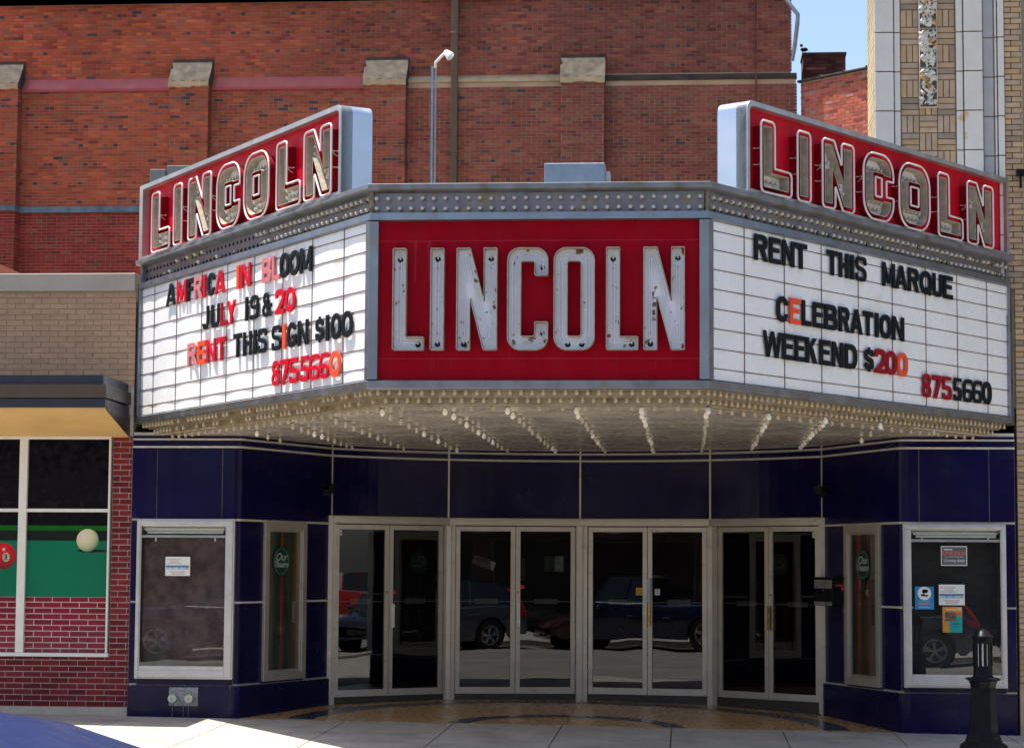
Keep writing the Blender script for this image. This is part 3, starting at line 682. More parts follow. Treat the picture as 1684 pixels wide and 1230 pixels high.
# ================================================================== LEFT BUILDING
lb = thing('left_building', 'tan brick building with brown canopy and printed storefront window', 'building', (-6.5, 1, 0))
mb = MB(); mb.box(-9.5, -5.262, .012, 14, 3.3, 5.02); mb.box(-9.5, -5.262, .3, 14, -.5, 3.3); mb.build('mortar_backing', M_mortar_tan, lb)
lay(lb, brickrun(-7.4, -5.255, 3.86, 5.02, joint=.009, phase=.05), (0, .008, 0), (1, 0, 0), (0, -1, 0), .008, lambda a, z, r, g: tuple(np.array((.44, .275, .165))*g.uniform(.94, 1.05)), 300, 'front_brick_field', jitter=.001)
for x0 in (-9.5, -8.0, -6.63): pass
mb = MB(); mb.box(-9.5, -5.262, -.035, .4, 5.022, 5.24); mb.build('parapet_cap', pm('cast_stone', (.40, .35, .29), .8, var=.08, scale=2, bump=.2), lb, bevel=.008)
CP = -1.15
prof = [(CP-.0, 3.90), (CP-.0, 3.82), (CP-.045, 3.80), (CP-.045, 3.775), (CP-.0, 3.63), (CP+.02, 3.62)]
mb = MB(); mb.prism([(-9.5, 0, 3.885), (-9.5, CP, 3.90), (-9.5, CP, 3.795), (-9.5, 0, 3.78)], (4.17, 0, 0)); mb.build('canopy_top', M_canopyb, lb)
mb = MB(); mb.prism([(-9.5, 0, 3.775), (-9.5, CP-.045, 3.79), (-9.5, CP+.01, 3.635), (-9.5, 0, 3.63)], (4.21, 0, 0)); mb.build('canopy_fascia', M_canopy, lb)
mb = MB(); mb.prism([(-9.5, 0, 3.60), (-9.5, CP+.03, 3.625), (-9.5, CP+.03, 3.53), (-9.5, CP+.06, 3.53), (-9.5, 0, 3.50)], (4.19, 0, 0)); mb.build('canopy_trim', M_canopyb, lb)
mb = MB(); mb.prism([(-9.5, .0, 3.265), (-9.5, CP+.06, 3.525), (-9.5, CP+.06, 3.50), (-9.5, 0, 3.24)], (4.19, 0, 0)); mb.build('canopy_soffit', M_soff2, lb)
mb = MB(); mb.prism([(-5.31, 0, 3.50), (-5.31, CP+.06, 3.53), (-5.31, CP+.06, 3.50), (-5.31, 0, 3.24)], (.012, 0, 0)); mb.build('canopy_end', M_canopy, lb)
# storefront window
fr = MB(); Y0, Y1 = -.02, .06
fr.box(-9.4, -5.52, Y0, Y1, 3.215, 3.255); fr.box(-9.4, -5.50, Y0-.02, Y1, .598, .64)
fr.box(-5.545, -5.52, Y0, Y1, .64, 3.215)
for xm in (-6.65, -7.85): fr.box(xm, xm+.10, Y0, Y1, .64, 3.215)
for a, b in ((-6.55, -5.545), (-7.75, -6.65), (-9.4, -7.85)): fr.box(a, b, Y0+.005, Y1, 2.333, 2.374)
win = fr.build('storefront_window', M_white, lb, bevel=.004)
VB = pm('printed_black_vinyl', (.004, .003, .006), .15, var=.3, spec=.2); VF = pm('printed_green_felt', (.0, .15, .075), .4, var=.10, scale=1.4, spec=.2)
VD = pm('printed_dark_rail', (.004, .010, .005), .4, spec=.2); VG = pm('printed_green_rail', (.0, .11, .003), .4, spec=.2)
for a, b in ((-6.55, -5.545), (-7.75, -6.65), (-9.4, -7.85)):
    MB().box(a, b, .03, .036, 2.374, 3.215).build('pane', VB, win)
    MB().box(a, b, .03, .036, .64, 2.333).build('pane', VB, win)
    MB().box(a, b, .026, .028, 2.110, 2.172).build('print_rail', VG, win)
    MB().box(a, b, .026, .028, 1.99, 2.108).build('print_shade_strip', VD, win)
    MB().box(a, b, .026, .028, 1.312, 1.988).build('print_felt', VF, win)
    MB().box(a, b, .026, .028, .64, 1.310).build('print_joint_ground', M_mortar_pink, win)
    mb = MB(); g = random.Random(int(a*7))
    for (p, q, za, zb, row) in brickrun(a, b, .645, 1.305, course=.0693, blen=.222, joint=.012): mb.box(p, q, .0235, .0255, za, zb, c=tuple(np.array((.20, .012, .022))*g.uniform(.85, 1.15)+max(0, 1.1-za)*np.array((.10, .05, .06))))
    mb.build('print_bricks', M_brickV, win, stuff=True)
def gradm(name, cols, cx, cz, rad):
    m = bpy.data.materials.new(name); m.use_nodes = True; n = m.node_tree.nodes; L = m.node_tree.links; b = n['Principled BSDF']; b.inputs['Roughness'].default_value = .25
    geo = n.new('ShaderNodeNewGeometry'); vm = n.new('ShaderNodeVectorMath'); vm.operation = 'DISTANCE'; vm.inputs[1].default_value = (cx, .02, cz); L.new(geo.outputs['Position'], vm.inputs[0])
    mr = n.new('ShaderNodeMapRange'); mr.inputs[2].default_value = rad; L.new(vm.outputs['Value'], mr.inputs[0]); cr = n.new('ShaderNodeValToRGB'); e = cr.color_ramp.elements
    e[0].color = (*cols[0][1], 1); e[0].position = cols[0][0]; e[1].color = (*cols[-1][1], 1); e[1].position = cols[-1][0]
    for p, c in cols[1:-1]: q = e.new(p); q.color = (*c, 1)
    L.new(mr.outputs[0], cr.inputs[0]); L.new(cr.outputs[0], b.inputs['Base Color']); return m
def disc(cx, cz, r, y, xmin=-99, sx=1.): return MB().add([(max(cx+r*sx*math.cos(a), xmin), y, cz+r*math.sin(a)) for a in [2*math.pi*k/40 for k in range(40)]], [tuple(range(40))])
disc(-5.70, 1.865, .16, .0252, sx=1.0) ; 
sh = MB().add([(-5.73+.20*math.cos(a)*1., .0254, 1.868+.018*math.sin(a)) for a in [2*math.pi*k/24 for k in range(24)]], [tuple(range(24))]); sh.build('print_ball_shade', VD, win)
disc(-5.797, 1.995, .137, .0246).build('print_white_ball', gradm('printed_cue_ball', [(0, (.72, .66, .55)), (.45, (.66, .60, .36)), (.75, (.40, .42, .22)), (1, (.05, .16, .09))], -5.84, 2.04, .20), win)
disc(-6.835, 1.80, .160, .0246, xmin=-99).build('print_red_ball', gradm('printed_red_ball', [(0, (.9, .7, .6)), (.10, (.62, .01, .012)), (.7, (.30, .006, .012)), (1, (.04, .004, .02))], -6.83, 1.88, .26), win)
disc(-6.80, 1.785, .056, .0238, sx=.8).build('print_number_spot', pm('printed_ivory', (.42, .44, .26), .3), win)
textmesh('3', .085, M_blackp, 'print_number', win, plane_matrix((-6.805, .022, 1.785), (1, 0, 0), (0, -1, 0)), bold=.002)
# red brick pier and apron
mb = MB(); mb.box(-9.5, -5.50, .012, .28, -.3, .598); mb.box(-5.50, -5.262, .012, .28, -.3, 3.3); mb.build('painted_brick_backing', M_mortar_pink, lb)
def deep(a, z, row, g): return tuple(np.array((.165, .018, .019))*g.uniform(.62, 1.25))
pbk = brickrun(-7.4, -5.50, .0, .592, course=.0693, blen=.222, joint=.011)+brickrun(-5.495, -5.265, -.02, 3.26, course=.0693, blen=.222, joint=.011, phase=.03)
lay(lb, pbk, (0, .012, 0), (1, 0, 0), (0, -1, 0), .008, deep, 300, 'apron_brick_field', jitter=.0015)
MB().box(-7.4, -5.262, -.004, .012, -.12, .0).build('apron_kerb', M_mortar_tan, lb)

# ================================================================== THEATRE FRONT
th = thing('theatre_building', 'theatre entrance clad in navy enamel panels with curved recess and four double doors', 'building', (0, 0, 0))
def corner(sg):
    a = Vector((sg*3.933, 0)); d1 = Vector((-sg, 0)); d2 = Vector((-sg*-.782, 2.047)).normalized() if False else (Vector((sg*3.151, 2.047))-a).normalized()
    out = []; r = .10; p = a+Vector((sg, 0))*r; q = a+d2*r
    for k in range(7): t = k/6; out.append(tuple(p*(1-t)**2+a*2*t*(1-t)+q*t*t))
    return out
pts = [(-5.252, 0)]+corner(-1)+[(-3.151, 2.047)]
PL_ = Path(pts)
ptsr = [(3.151, 2.047)]+list(reversed(corner(1)))+[(5.268, 0)]
PR_ = Path(ptsr)
ARC = Path([(4.18*math.sin(t), -.70+4.18*math.cos(t)) for t in np.linspace(-math.asin(3.151/4.18), math.asin(3.151/4.18), 49)])
sLc = 5.252-3.933      # arclength of the corner on the left pier
def sideL(t): return sLc+t-.02   # side-wall coordinate -> path coordinate
def sideR(t): return PR_.L-(5.268-3.933)-t+.02
def panel(path, a, b, z0, z1, off=0., zf=None, name='enamel_panel', mat=M_navy, gap=.004):
    mb = MB(); path.strip(mb, a+gap, b-gap, z0+gap, z1-gap, off, .02, zf); return mb.build(name, mat, th, smooth=False)
# backing behind the panels so the joints read dark
mb = MB()
for pth, op in ((PL_, ((.14, 1.165), (sideL(.545)+.1, sideL(1.54)-.1))), (PR_, ((sideR(1.50)+.1, sideR(.51)-.1), (PR_.L-1.215, PR_.L-.188)))):
    pth.strip(mb, 0, pth.L, -.4, .42, -.018, .2); pth.strip(mb, 0, pth.L, 2.12, 3.30, -.018, .2); e_ = 0
    for a, b in op: pth.strip(mb, e_, a, .42, 2.12, -.018, .2); e_ = b
    pth.strip(mb, e_, pth.L, .42, 2.12, -.018, .2)
ARC.strip(mb, 0, ARC.L, 2.36, 3.30, -.018, .2); mb.build('wall_core', M_cream, th)
low = lambda x, y: zs(x, y)-.15
# base course, protruding a little
for path, cuts in ((PL_, [0, .69, 1.24, sideL(1.03), PL_.L]), (PR_, [0, sideR(.98), sideR(0)-.02, PR_.L-.68, PR_.L])):
    for a, b in zip(cuts, cuts[1:]): panel(path, a, b, 0, .27, .03, zf=low, name='base_panel')
# piers: left path -> front 0..1.22, corner wrap, side
LF = sideL(0); 
caseL = (.085, 1.275)      # display case span on path
wL = (sideL(.545), sideL(1.54)); wR = (sideR(1.50), sideR(.51))
for path, cuts1, cuts2, win_, fr0, fr1, cas in ((PL_, [0, .30, 1.10, sideL(.0)+.12, PL_.L], None, wL, 0, sLc, (.09, 1.27)), (PR_, [0, sideR(0)-.12, PR_.L-1.112, PR_.L-.297, PR_.L], None, wR, PR_.L-1.335, PR_.L, (PR_.L-1.31, PR_.L-.12))):
    for a, b in zip(cuts1, cuts1[1:]):
        panel(path, a, b, 2.256, 3.113)
    L_ = path is PL_
    segs = [(0, cas[0]), (cas[1], win_[0]), (win_[1], path.L)] if L_ else [(0, win_[0]), (win_[1], cas[0]), (cas[1], path.L)]
    for a, b in segs:
        panel(path, a, b, 1.266, 2.236); panel(path, a, b, .285, 1.25)
    panel(path, *win_, .271, .30); panel(path, cas[0], cas[1], .27, .36)
    for z0, z1 in ((3.135, 3.205), (3.228, 3.262)):
        for a, b in ((0, path.L),): panel(path, a, b, z0, z1)
    for z, hh, of in ((3.124, .022, .006), (3.216, .018, .006)):
        mb = MB(); path.strip(mb, 0, path.L, z-hh/2, z+hh/2, of, .02); mb.build('trim_strip', M_cream, th)
    sa, sb = (sideL(-.13), path.L) if L_ else (0, sideR(-.13))
    for z in (2.246, 1.258):
        mb = MB()
        for a, b in (((sa, win_[0]-.002), (win_[1]+.002, sb)) if L_ else ((0, win_[0]-.002), (win_[1]+.002, sb))): path.strip(mb, a, b, z-.012, z+.012, .005, .02)
        mb.build('trim_strip', M_cream, th)
# curved transom
js = [0]+[ARC.L*(.5+.5*math.asin(x/4.18)/math.asin(3.151/4.18)) for x in (-1.743, 0, 1.743)]+[ARC.L]
for a, b in zip(js, js[1:]):
    panel(ARC, a+.006, b-.006, 2.355, 3.113)
    for z0, z1 in ((3.135, 3.205), (3.228, 3.262)): panel(ARC, a, b, z0, z1)
for z, hh in ((3.124, .022), (3.216, .018)):
    mb = MB(); ARC.strip(mb, 0, ARC.L, z-hh/2, z+hh/2, .006, .02); mb.build('trim_strip', M_cream, th)
for s_ in js:
    mb = MB(); ARC.strip(mb, max(s_-.012, 0), min(s_+.012, ARC.L), 2.34, 3.26, .012, .02); mb.build('trim_strip', M_cream, th)
# doors
DP = [Vector(p) for p in ((-3.151, 2.047), (-1.743, 3.186), (0.0, 3.478), (1.743, 3.186), (3.151, 2.047))]
def lbox(mb, o, d, n, a, b, n0, n1, z0, z1):
    P = []
    for z in (z0, z1):
        for s_, q in ((a, n1), (b, n1), (b, n0), (a, n0)): p = o+d*s_+n*q; P.append((p.x, p.y, z))
    mb.hexa(P)
units = [((.055, .868, .874, 1.708)), ((.092, .894, .900, 1.702)), ((.118, .920, .926, 1.722)), ((.146, .966, .972, 1.768))]
for k in range(4):
    o, e = DP[k], DP[k+1]; d = (e-o).normalized(); n = Vector((d.y, -d.x)); Lk = (e-o).length; a0, a1, b0, b1 = units[k]
    f = MB(); lbox(f, o, d, n, .0, Lk, -.05, .055, 2.25, 2.352); lbox(f, o, d, n, -.0, Lk, -.05, .075, 2.325, 2.345)
    lbox(f, o, d, n, .0, a0-.006, -.05, .05, -.12, 2.25); lbox(f, o, d, n, b1+.006, Lk, -.05, .05, -.12, 2.25)
    fo = f.build('door_frame', M_doorf, th, bevel=.004)
    t = MB(); lbox(t, o, d, n, a0-.01, b1+.01, -.06, .04, -.14, .012); t.build('threshold', pm('threshold_bronze', (.05, .045, .04), .5, .4), th)
    for di, (p, q) in enumerate(((a0, a1), (b0, b1))):
        D = MB(); st = .062
        lbox(D, o, d, n, p, p+st, -.02, .022, .018, 2.24); lbox(D, o, d, n, q-st, q, -.02, .022, .018, 2.24)
        lbox(D, o, d, n, p+st, q-st, -.02, .02, 2.175, 2.24); lbox(D, o, d, n, p+st, q-st, -.02, .02, .018, .108)
        do = D.build('door', M_doorf, th, bevel=.003)
        sk_ = .0115 if k == 1 else 0.; P = []      # panes of the second pair turned askew to steer their reflection
        for z in (.104, 2.179):
            for s_, e_ in ((p+st-.004, sk_+.003), (q-st+.004, -sk_+.003), (q-st+.004, -sk_-.003), (p+st-.004, sk_-.003)): v = o+d*s_+n*e_; P.append((v.x, v.y, z))
        MB().hexa(P).build('glass', G_door, do)
        b = MB(); lbox(b, o, d, n, p+st, q-st, -.045, -.03, 1.235, 1.25); lbox(b, o, d, n, (p+q)/2-.14, (p+q)/2+.17, -.05, -.028, 1.21, 1.275); b.build('push_bar', M_case, do)
        h = MB(); hs = q-.035 if di == 0 else p+.035
        if k < 2 and di == 1: lbox(h, o, d, n, p+.012, p+.058, .022, .075, .90, 1.21); h.build('pull_handle', M_white, do, bevel=.006)
        if k == 2 and di == 1: lbox(h, o, d, n, p+.0, p+.05, .022, .06, 1.235, 1.56); h.build('lock_plate', M_galv, do, bevel=.004); h = MB(); lbox(h, o, d, n, p+.01, p+.045, .022, .07, .93, 1.22); h.build('pull_handle', M_brass, do, bevel=.004)
        if k == 3 and di == 1: lbox(h, o, d, n, p+.005, p+.048, .022, .07, .91, 1.22); h.build('pull_handle', M_brass, do, bevel=.004)
        if k != 2 and di == (0 if k == 0 else 1): 
            c = o+d*(p+.03 if di else q-.03)+n*.02; MB().lathe([(.018, 0), (.018, .008), (0, .008)], (c.x, c.y, 1.36), (n.x, n.y, 0), 10).build('lock_cylinder', M_brass, do)
        hx = p-.004 if di == 0 else q+.004; h = MB()
        for z in (.22, 1.98): lbox(h, o, d, n, hx-.012, hx+.012, .0, .034, z, z+.13)
        h.build('hinge', M_galv, do)
    MATS
for i, P in enumerate(DP):
    po = MB(); 
    if 0 < i < 4: po.lathe([(.058, -.12), (.058, 2.25)], (P.x, P.y-.04, 0), (0, 0, 1), 4, ph=math.pi/4)
    else: po.box(P.x-.035, P.x+.035, P.y-.06, P.y+.04, -.14, 2.35)
    po.build('door_post', M_doorf, th, bevel=.004)
# small curtained windows in the side walls
def lightwin(path, a, b, flip):
    f = MB(); path.strip(f, a, a+.10, .295, 2.232, .035, .08); path.strip(f, b-.10, b, .295, 2.232, .035, .08); path.strip(f, a+.10, b-.10, .295, .385, .035, .08); path.strip(f, a+.10, b-.10, 2.14, 2.232, .035, .08)
    path.strip(f, a+.10, a+.128, .385, 2.14, .02, .05); path.strip(f, b-.128, b-.10, .385, 2.14, .02, .05); path.strip(f, a+.128, b-.128, .385, .405, .02, .05); path.strip(f, a+.128, b-.128, 2.118, 2.14, .02, .05)
    wo = f.build('side_window', M_doorf, th, bevel=.004)
    G = MB(); path.strip(G, a+.126, b-.126, .40, 2.122, .004, .005); G.build('glass', G_case, wo)
    cu = MB(); n = 60; ca = []; 
    for k in range(n+1):
        t = a+.10+(b-a-.2)*k/n; q = path.at(t, -.06+.014*math.sin(k*1.35)+.006*math.sin(k*.7)); ca.append(q)
    for k in range(n):
        q0, q1 = ca[k], ca[k+1]; ph = (k/n*8.5) % 1; c = (.42, .055, .022) if abs(k/n-.18) < .03 or abs(k/n-.52) < .035 or abs(k/n-.82) < .03 else ((.085, .052, .035) if ph < .5 else (.028, .065, .036))
        if k/n > .88: c = (.22, .09, .02)
        cu.add([(q0.x, q0.y, .35), (q1.x, q1.y, .35), (q1.x, q1.y, 2.2), (q0.x, q0.y, 2.2)], [(0, 1, 2, 3)], c)
    cu.build('curtain', pm('striped_curtain', (1, 1, 1), .9, var=.2, attr='vertex'), wo, smooth=False)
    return wo
lightwin(PL_, *wL, 0); lightwin(PR_, *wR, 1)
# lobby room behind the doors
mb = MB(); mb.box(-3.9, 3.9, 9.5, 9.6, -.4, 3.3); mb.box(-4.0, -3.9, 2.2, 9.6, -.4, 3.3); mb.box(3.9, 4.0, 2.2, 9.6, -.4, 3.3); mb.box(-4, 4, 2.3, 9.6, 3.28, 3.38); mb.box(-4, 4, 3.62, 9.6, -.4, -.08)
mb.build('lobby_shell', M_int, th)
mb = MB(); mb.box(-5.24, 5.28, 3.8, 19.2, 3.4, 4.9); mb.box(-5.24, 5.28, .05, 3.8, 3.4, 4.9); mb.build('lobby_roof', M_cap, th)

# display cases (fixed to the wall)
def display_case(x0, x1, gx0, gx1, z0, z1, gz0, gz1, left):
    f = MB(); yo = -.065
    f.box(x0, gx0, yo, .02, z0, z1); f.box(gx1, x1, yo, .02, z0, z1); f.box(gx0, gx1, yo, .02, z0, gz0); f.box(gx0, gx1, yo, .02, gz1, z1)
    f.box(x0+.018, x1-.018, yo-.016, yo, gz1+.012, z1-.022); f.box(x0+.018, gx0-.012, yo-.016, yo, z0+.02, gz1+.012); f.box(gx1+.012, x1-.018, yo-.016, yo, z0+.02, gz1+.012); f.box(gx0-.012, gx1+.012, yo-.016, yo, z0+.02, gz0-.05)
    c = f.build('display_case', M_case, th, bevel=.005)
    MB().box(gx0, gx1, -.05, -.044, gz0, gz1).build('glass', G_case, c)
    MB().box(gx0, gx1, -.04, -.015, gz1-.135, gz1-.105).build('case_bar', M_case, c)
    l = MB(); l.box(gx0+.03, gx1-.03, .0, .03, gz1-.055, gz1-.02); l.box(gx0+.06, gx1-.04, -.01, .02, gz1-.085, gz1-.06); l.build('lamp_fitting', M_white, c)
    h = MB()
    for xx in ((gx1-.14, gx0+.16) if left else (gx1-.14, gx0+.12)): h.box(xx, xx+.016, -.038, -.02, gz1-.18 if left else gz1-.12, gz1-.115 if left else gz1-.07)
    h.build('case_hook', M_white, c)
    bk = MB(); bk.box(gx0-.01, gx1+.01, .16, .17, gz0-.02, gz1+.02, ); bk.box(gx0-.02, gx0-.0, -.04, .17, gz0-.02, gz1+.02); bk.box(gx1, gx1+.02, -.04, .17, gz0-.02, gz1+.02); bk.box(gx0, gx1, -.04, .17, gz0-.03, gz0-.0)
    bk.build('case_back', pm('case_board', (.16, .14, .12), .8) if left else M_int, c)
    if left:
        cl = MB(); nx, nz = 40, 46; V = {}
        for j in range(nz+1):
            for i in range(nx+1):
                u, v = i/nx, j/nz; x = gx0+.01+(gx1-gx0-.02)*u
                bot = gz0+.015+(.17 if u < .52 else 0)*(.5+.5*math.cos(max(0, u-.30)/.22*math.pi) if u > .30 else 1)+.03*math.sin(u*9)
                z = bot+(gz1-.14-bot)*v; sag = (1-v)
                y = .055-.035*math.sin((u*3.2+v*2.1)*3.1+2*v*v)*sag-.040*abs(math.sin((u*1.3-v*1.9)*4.2))*sag-.012*math.sin(u*17+v*5)*sag-.006*math.sin(v*23+u*11)
                V[i, j] = (x, y, z)
        for j in range(nz):
            for i in range(nx): cl.add([V[i, j], V[i+1, j], V[i+1, j+1], V[i, j+1]], [(0, 1, 2, 3)])
        cl.build('draped_cloth', M_cloth, c, smooth=True)
    return c
display_case(-5.17, -3.976, -5.112, -4.088, .345, 2.256, .50, 2.166, True)
display_case(3.958, 5.148, 4.053, 5.080, .332, 2.232, .486, 2.160, False)
# fire department connection
fd = thing('fire_connection', 'galvanised plate with two round white caps low on the navy pier', 'fire hydrant valve', (-4.57, -.05, .13))
MB().box(-4.745, -4.39, -.052, -.03, .025, .248).build('plate', pm('embossed_galvanised', (.30, .31, .31), .45, .6, var=.3, scale=30, bump=.8, bscale=70), fd, bevel=.006)
for x in (-4.69, -4.49):
    MB().lathe([(.034, 0), (.034, .05), (.05, .05), (.05, .075), (.018, .078), (.018, .06), (0, .06)], (x, -.05, .117), (0, -1, 0), 16).build('cap', pm('pale_cap_metal', (.62, .58, .46), .4, .2), fd, smooth=True)
for x in (-4.70, -4.565, -4.505): MB().tube([(x, -.062, .06), (x+.003, -.06, -.02), (x, -.06, -.10)], .0025, 4).build('chain', M_galv, fd)

# twin emergency floodlights
def flood(path, t, lab):
    p = path.at(t, .03); nn = path.at(t, 1)-path.at(t, 0); o = thing('twin_floodlight', lab, 'floodlight', (p.x, p.y, 2.69), 'twin floodlights on the side walls')
    MB().box(p.x-.05, p.x+.05, p.y-.02, p.y+.05, 2.60, 2.68).build('junction_box', M_blackp, o, bevel=.006)
    for sx, dr in ((-1, Vector((-.45, -.85, -.25))), (1, Vector((.55, -.7, -.25)))):
        c = Vector((p.x+sx*.068, p.y-.05, 2.695)); h = MB().lathe([(.02, -.06), (.045, -.045), (.06, .0), (.064, .03), (.056, .031), (.05, .02)], c, dr, 14).build('lamp_head', M_blackp, o, smooth=True)
        MB().lathe([(.055, .016), (.04, .006), (0, .0)], c, dr, 14).build('lens', pm('lamp_lens', (.92, .90, .82), .35), h, smooth=True)
        MB().tube([(p.x, p.y-.01, 2.66), c-dr*.04], .012).build('arm', M_blackp, o)
flood(PL_, sideL(2.02), 'black twin emergency floodlight on the wall left of the doors')
flood(PR_, sideR(2.08), 'black twin emergency floodlight on the wall right of the doors')

# mailbox on the right side wall
mlt = thing('mailbox', 'black wall mailbox with silver strips and raised red flag', 'mailbox', (3.3, 1.5, 1.4))
ma, mbb = sideR(2.02), sideR(1.49)
def mx(mb, a, b, n0, n1, z0, z1): PR_.strip(mb, a, b, z0, z1, n1, n1-n0); return mb
mx(MB(), ma, mbb, .02, .19, 1.245, 1.565).build('body', M_blackp, mlt, bevel=.01)
k = MB(); PR_.strip(k, ma-.01, mbb+.01, 1.565, 1.60, .20, .18); k.build('lid', M_blackp, mlt, bevel=.008)
mx(MB(), ma+.02, mbb-.02, .19, .205, 1.46, 1.565).build('top_plate', M_alu, mlt); mx(MB(), ma+.02, mbb-.02, .19, .205, 1.25, 1.295).build('bottom_plate', M_alu, mlt)
c = PR_.at((ma+mbb)/2, .19); nn = (PR_.at(1, 1)-PR_.at(1, 0)).normalized(); MB().lathe([(.012, 0), (.012, .01), (0, .01)], (c.x, c.y, 1.435), (nn.x, nn.y, 0), 10).build('keyhole', M_galv, mlt)
q = PR_.at(mbb, .12); dv = (PR_.at(mbb, 0)-PR_.at(mbb-.1, 0)).normalized(); q2 = PR_.at(mbb, .02)
fl = MB(); 
for (n0, n1, z0, z1) in ((.04, .15, 1.49, 1.51), (.03, .07, 1.44, 1.51)):
    P = [];
    for z in (z0, z1):
        for nnn, dd in ((n0, .003), (n1, .003), (n1, .012), (n0, .012)): p = PR_.at(mbb, nnn)+dv*dd; P.append((p.x, p.y, z))
    fl.hexa(P)
fl.build('flag', pm('flag_red', (.5, .01, .02), .4), mlt)

# ------------------------------------------------------------------ notices, posters and stickers
FN = (0, -1, 0)
def pcard(name, label, cat, x0, x1, z0, z1, y, mat=M_paper, tilt=0., group=None, o=None, ud=(1, 0, 0), nd=FN):
    cx, cz = (x0+x1)/2, (z0+z1)/2
    if o is None: o = (cx, y, cz)
    t = thing(name, label, cat, o, group); M = plane_matrix(o, ud, nd, tilt); w2, h2 = (x1-x0)/2, (z1-z0)/2
    me = MB(); vs = [M @ Vector((a, b, c)) for c in (-.0006, .0006) for a, b in ((-w2, -h2), (w2, -h2), (w2, h2), (-w2, h2))]; me.hexa([tuple(v) for v in vs]); me.build('sheet', mat, t)
    def blk(name, mt, a0, a1, b0, b1, lift=.001):
        mm = MB(); mm.hexa([tuple(M @ Vector((a, b, c))) for c in (lift, lift+.0003) for a, b in ((a0, b0), (a1, b0), (a1, b1), (a0, b1))]); return mm.build(name, mt, t)
    def txt(s, size, mt, a, b, shear=0., sx=1., bold=0., al='CENTER'): return textmesh(s, size, mt, 'printing', t, M @ Matrix.Translation((a, b, .0018)), shear, .0002, al, sx, bold)
    return t, blk, txt
I_bl = pm('ink_blue', (.10, .20, .32), .6); I_rd = pm('ink_red', (.5, .08, .06), .6); I_gr = pm('ink_grey', (.12, .13, .15), .6); I_wh = pm('ink_white', (.75, .75, .72), .6); I_or = pm('ink_orange', (.60, .24, .03), .6); I_te = pm('ink_teal', (.0, .32, .32), .6)
for side, (x0, x1, z0, z1, yy, lab) in enumerate(((-4.815, -4.515, 1.574, 1.802, -.056, 'white notice with blue photo strip stuck on the left display case glass'), (4.368, 4.665, 1.291, 1.530, -.056, 'white notice with blue photo strip stuck mid right display case glass'))):
    t, blk, txt = pcard('notice', lab, 'notice', x0, x1, z0, z1, yy)
    W2 = (x1-x0)/2; H2 = (z1-z0)/2
    I_pk = pm('ink_pink', (.62, .36, .36), .6); I_pg = pm('ink_pale_grey', (.42, .44, .44), .6)
    for (a, b, z, mt) in ((-.88, .30, .70, I_pk), (-.6, .12, .48, I_pg), (-.88, .30, .30, I_pg), (-.7, .62, -.55, I_pk), (-.5, .55, -.68, I_pk), (-.55, .5, -.84, I_pg)): blk('print_line', mt, W2*a, W2*b, H2*(z-.045), H2*(z+.045))
    blk('photo_strip', I_bl, -W2*.95, W2*.92, -H2*.12, H2*.10); blk('photo_strip', pm('ink_paleblue', (.45, .55, .62), .6), -W2*.95, W2*.92, -H2*.36, -H2*.12)
    for a in (-.45, .12, .72): blk('print_mark', I_gr, W2*a, W2*(a+.06), -H2*.30, -H2*.12, .002)
t, blk, txt = pcard('poster', 'grey poster with orange LINCOLN lettering and Coming Soon script', 'poster', 4.397, 4.698, 1.749, 1.977, -.056, M_paper)
blk('border_field', pm('ink_slate', (.09, .10, .11), .5), -.142, .142, -.104, .104)
blk('print_line', I_wh, -.115, -.02, .068, .080, .002); txt('LINCOLN', .062, pm('ink_vermilion', (.62, .12, .05), .5), 0, .03, sx=1.0, bold=.002); txt('Coming Soon', .046, I_wh, 0, -.055, shear=.35, sx=.95); blk('rule', I_wh, -.11, .11, -.012, -.009, .002)
t, blk, txt = pcard('sticker', 'blue sticker with a black bee in a white circle', 'sticker', 4.092, 4.310, 1.240, 1.504, -.056, pm('ink_cyan', (.02, .22, .50), .4))
mm = MB().add([(4.201+.078*math.cos(a), -.058, 1.425+.078*math.sin(a)) for a in [2*math.pi*k/28 for k in range(28)]], [tuple(range(28))]); mm.build('white_circle', I_wh, t)
mm = MB()
for cx, cz, rx, rz in ((4.195, 1.448, .022, .026), (4.222, 1.452, .020, .022), (4.185, 1.405, .028, .014), (4.225, 1.398, .020, .011)): mm.add([(cx+rx*math.cos(a), -.0588, cz+rz*math.sin(a)) for a in [2*math.pi*k/14 for k in range(14)]], [tuple(range(14))])
mm.build('bee_emblem', M_blackp, t); txt("LET'S KEEP", .026, pm('ink_sky', (.25, .5, .75), .6), 0, -.040)
for a in range(8): blk('print_block', I_or, -.068+a*.017, -.056+a*.017, -.078, -.058)
for a in range(7): blk('print_block', MATS['ink_sky'], -.066+a*.019, -.053+a*.019, -.116, -.100)
t, blk, txt = pcard('poster', 'orange and teal poster with small dark picture, lowest in right case', 'poster', 4.408, 4.634, .974, 1.271, -.056, I_or)
blk('teal_field', I_te, -.035, .112, -.147, .045); blk('picture', pm('ink_photo', (.13, .08, .06), .6, var=.8, scale=60), -.085, .045, -.015, .085, .002); blk('badge', pm('ink_sky2', (.35, .55, .65), .6), .065, .100, .105, .135, .002)
blk('print_line', I_wh, -.07, .05, .112, .120); blk('print_line', I_rd, .055, .10, .052, .075)
for z in (-.045, -.06, -.085): blk('print_line', pm('ink_dteal', (.0, .12, .14), .6), .0, .075, z, z+.007, .002)
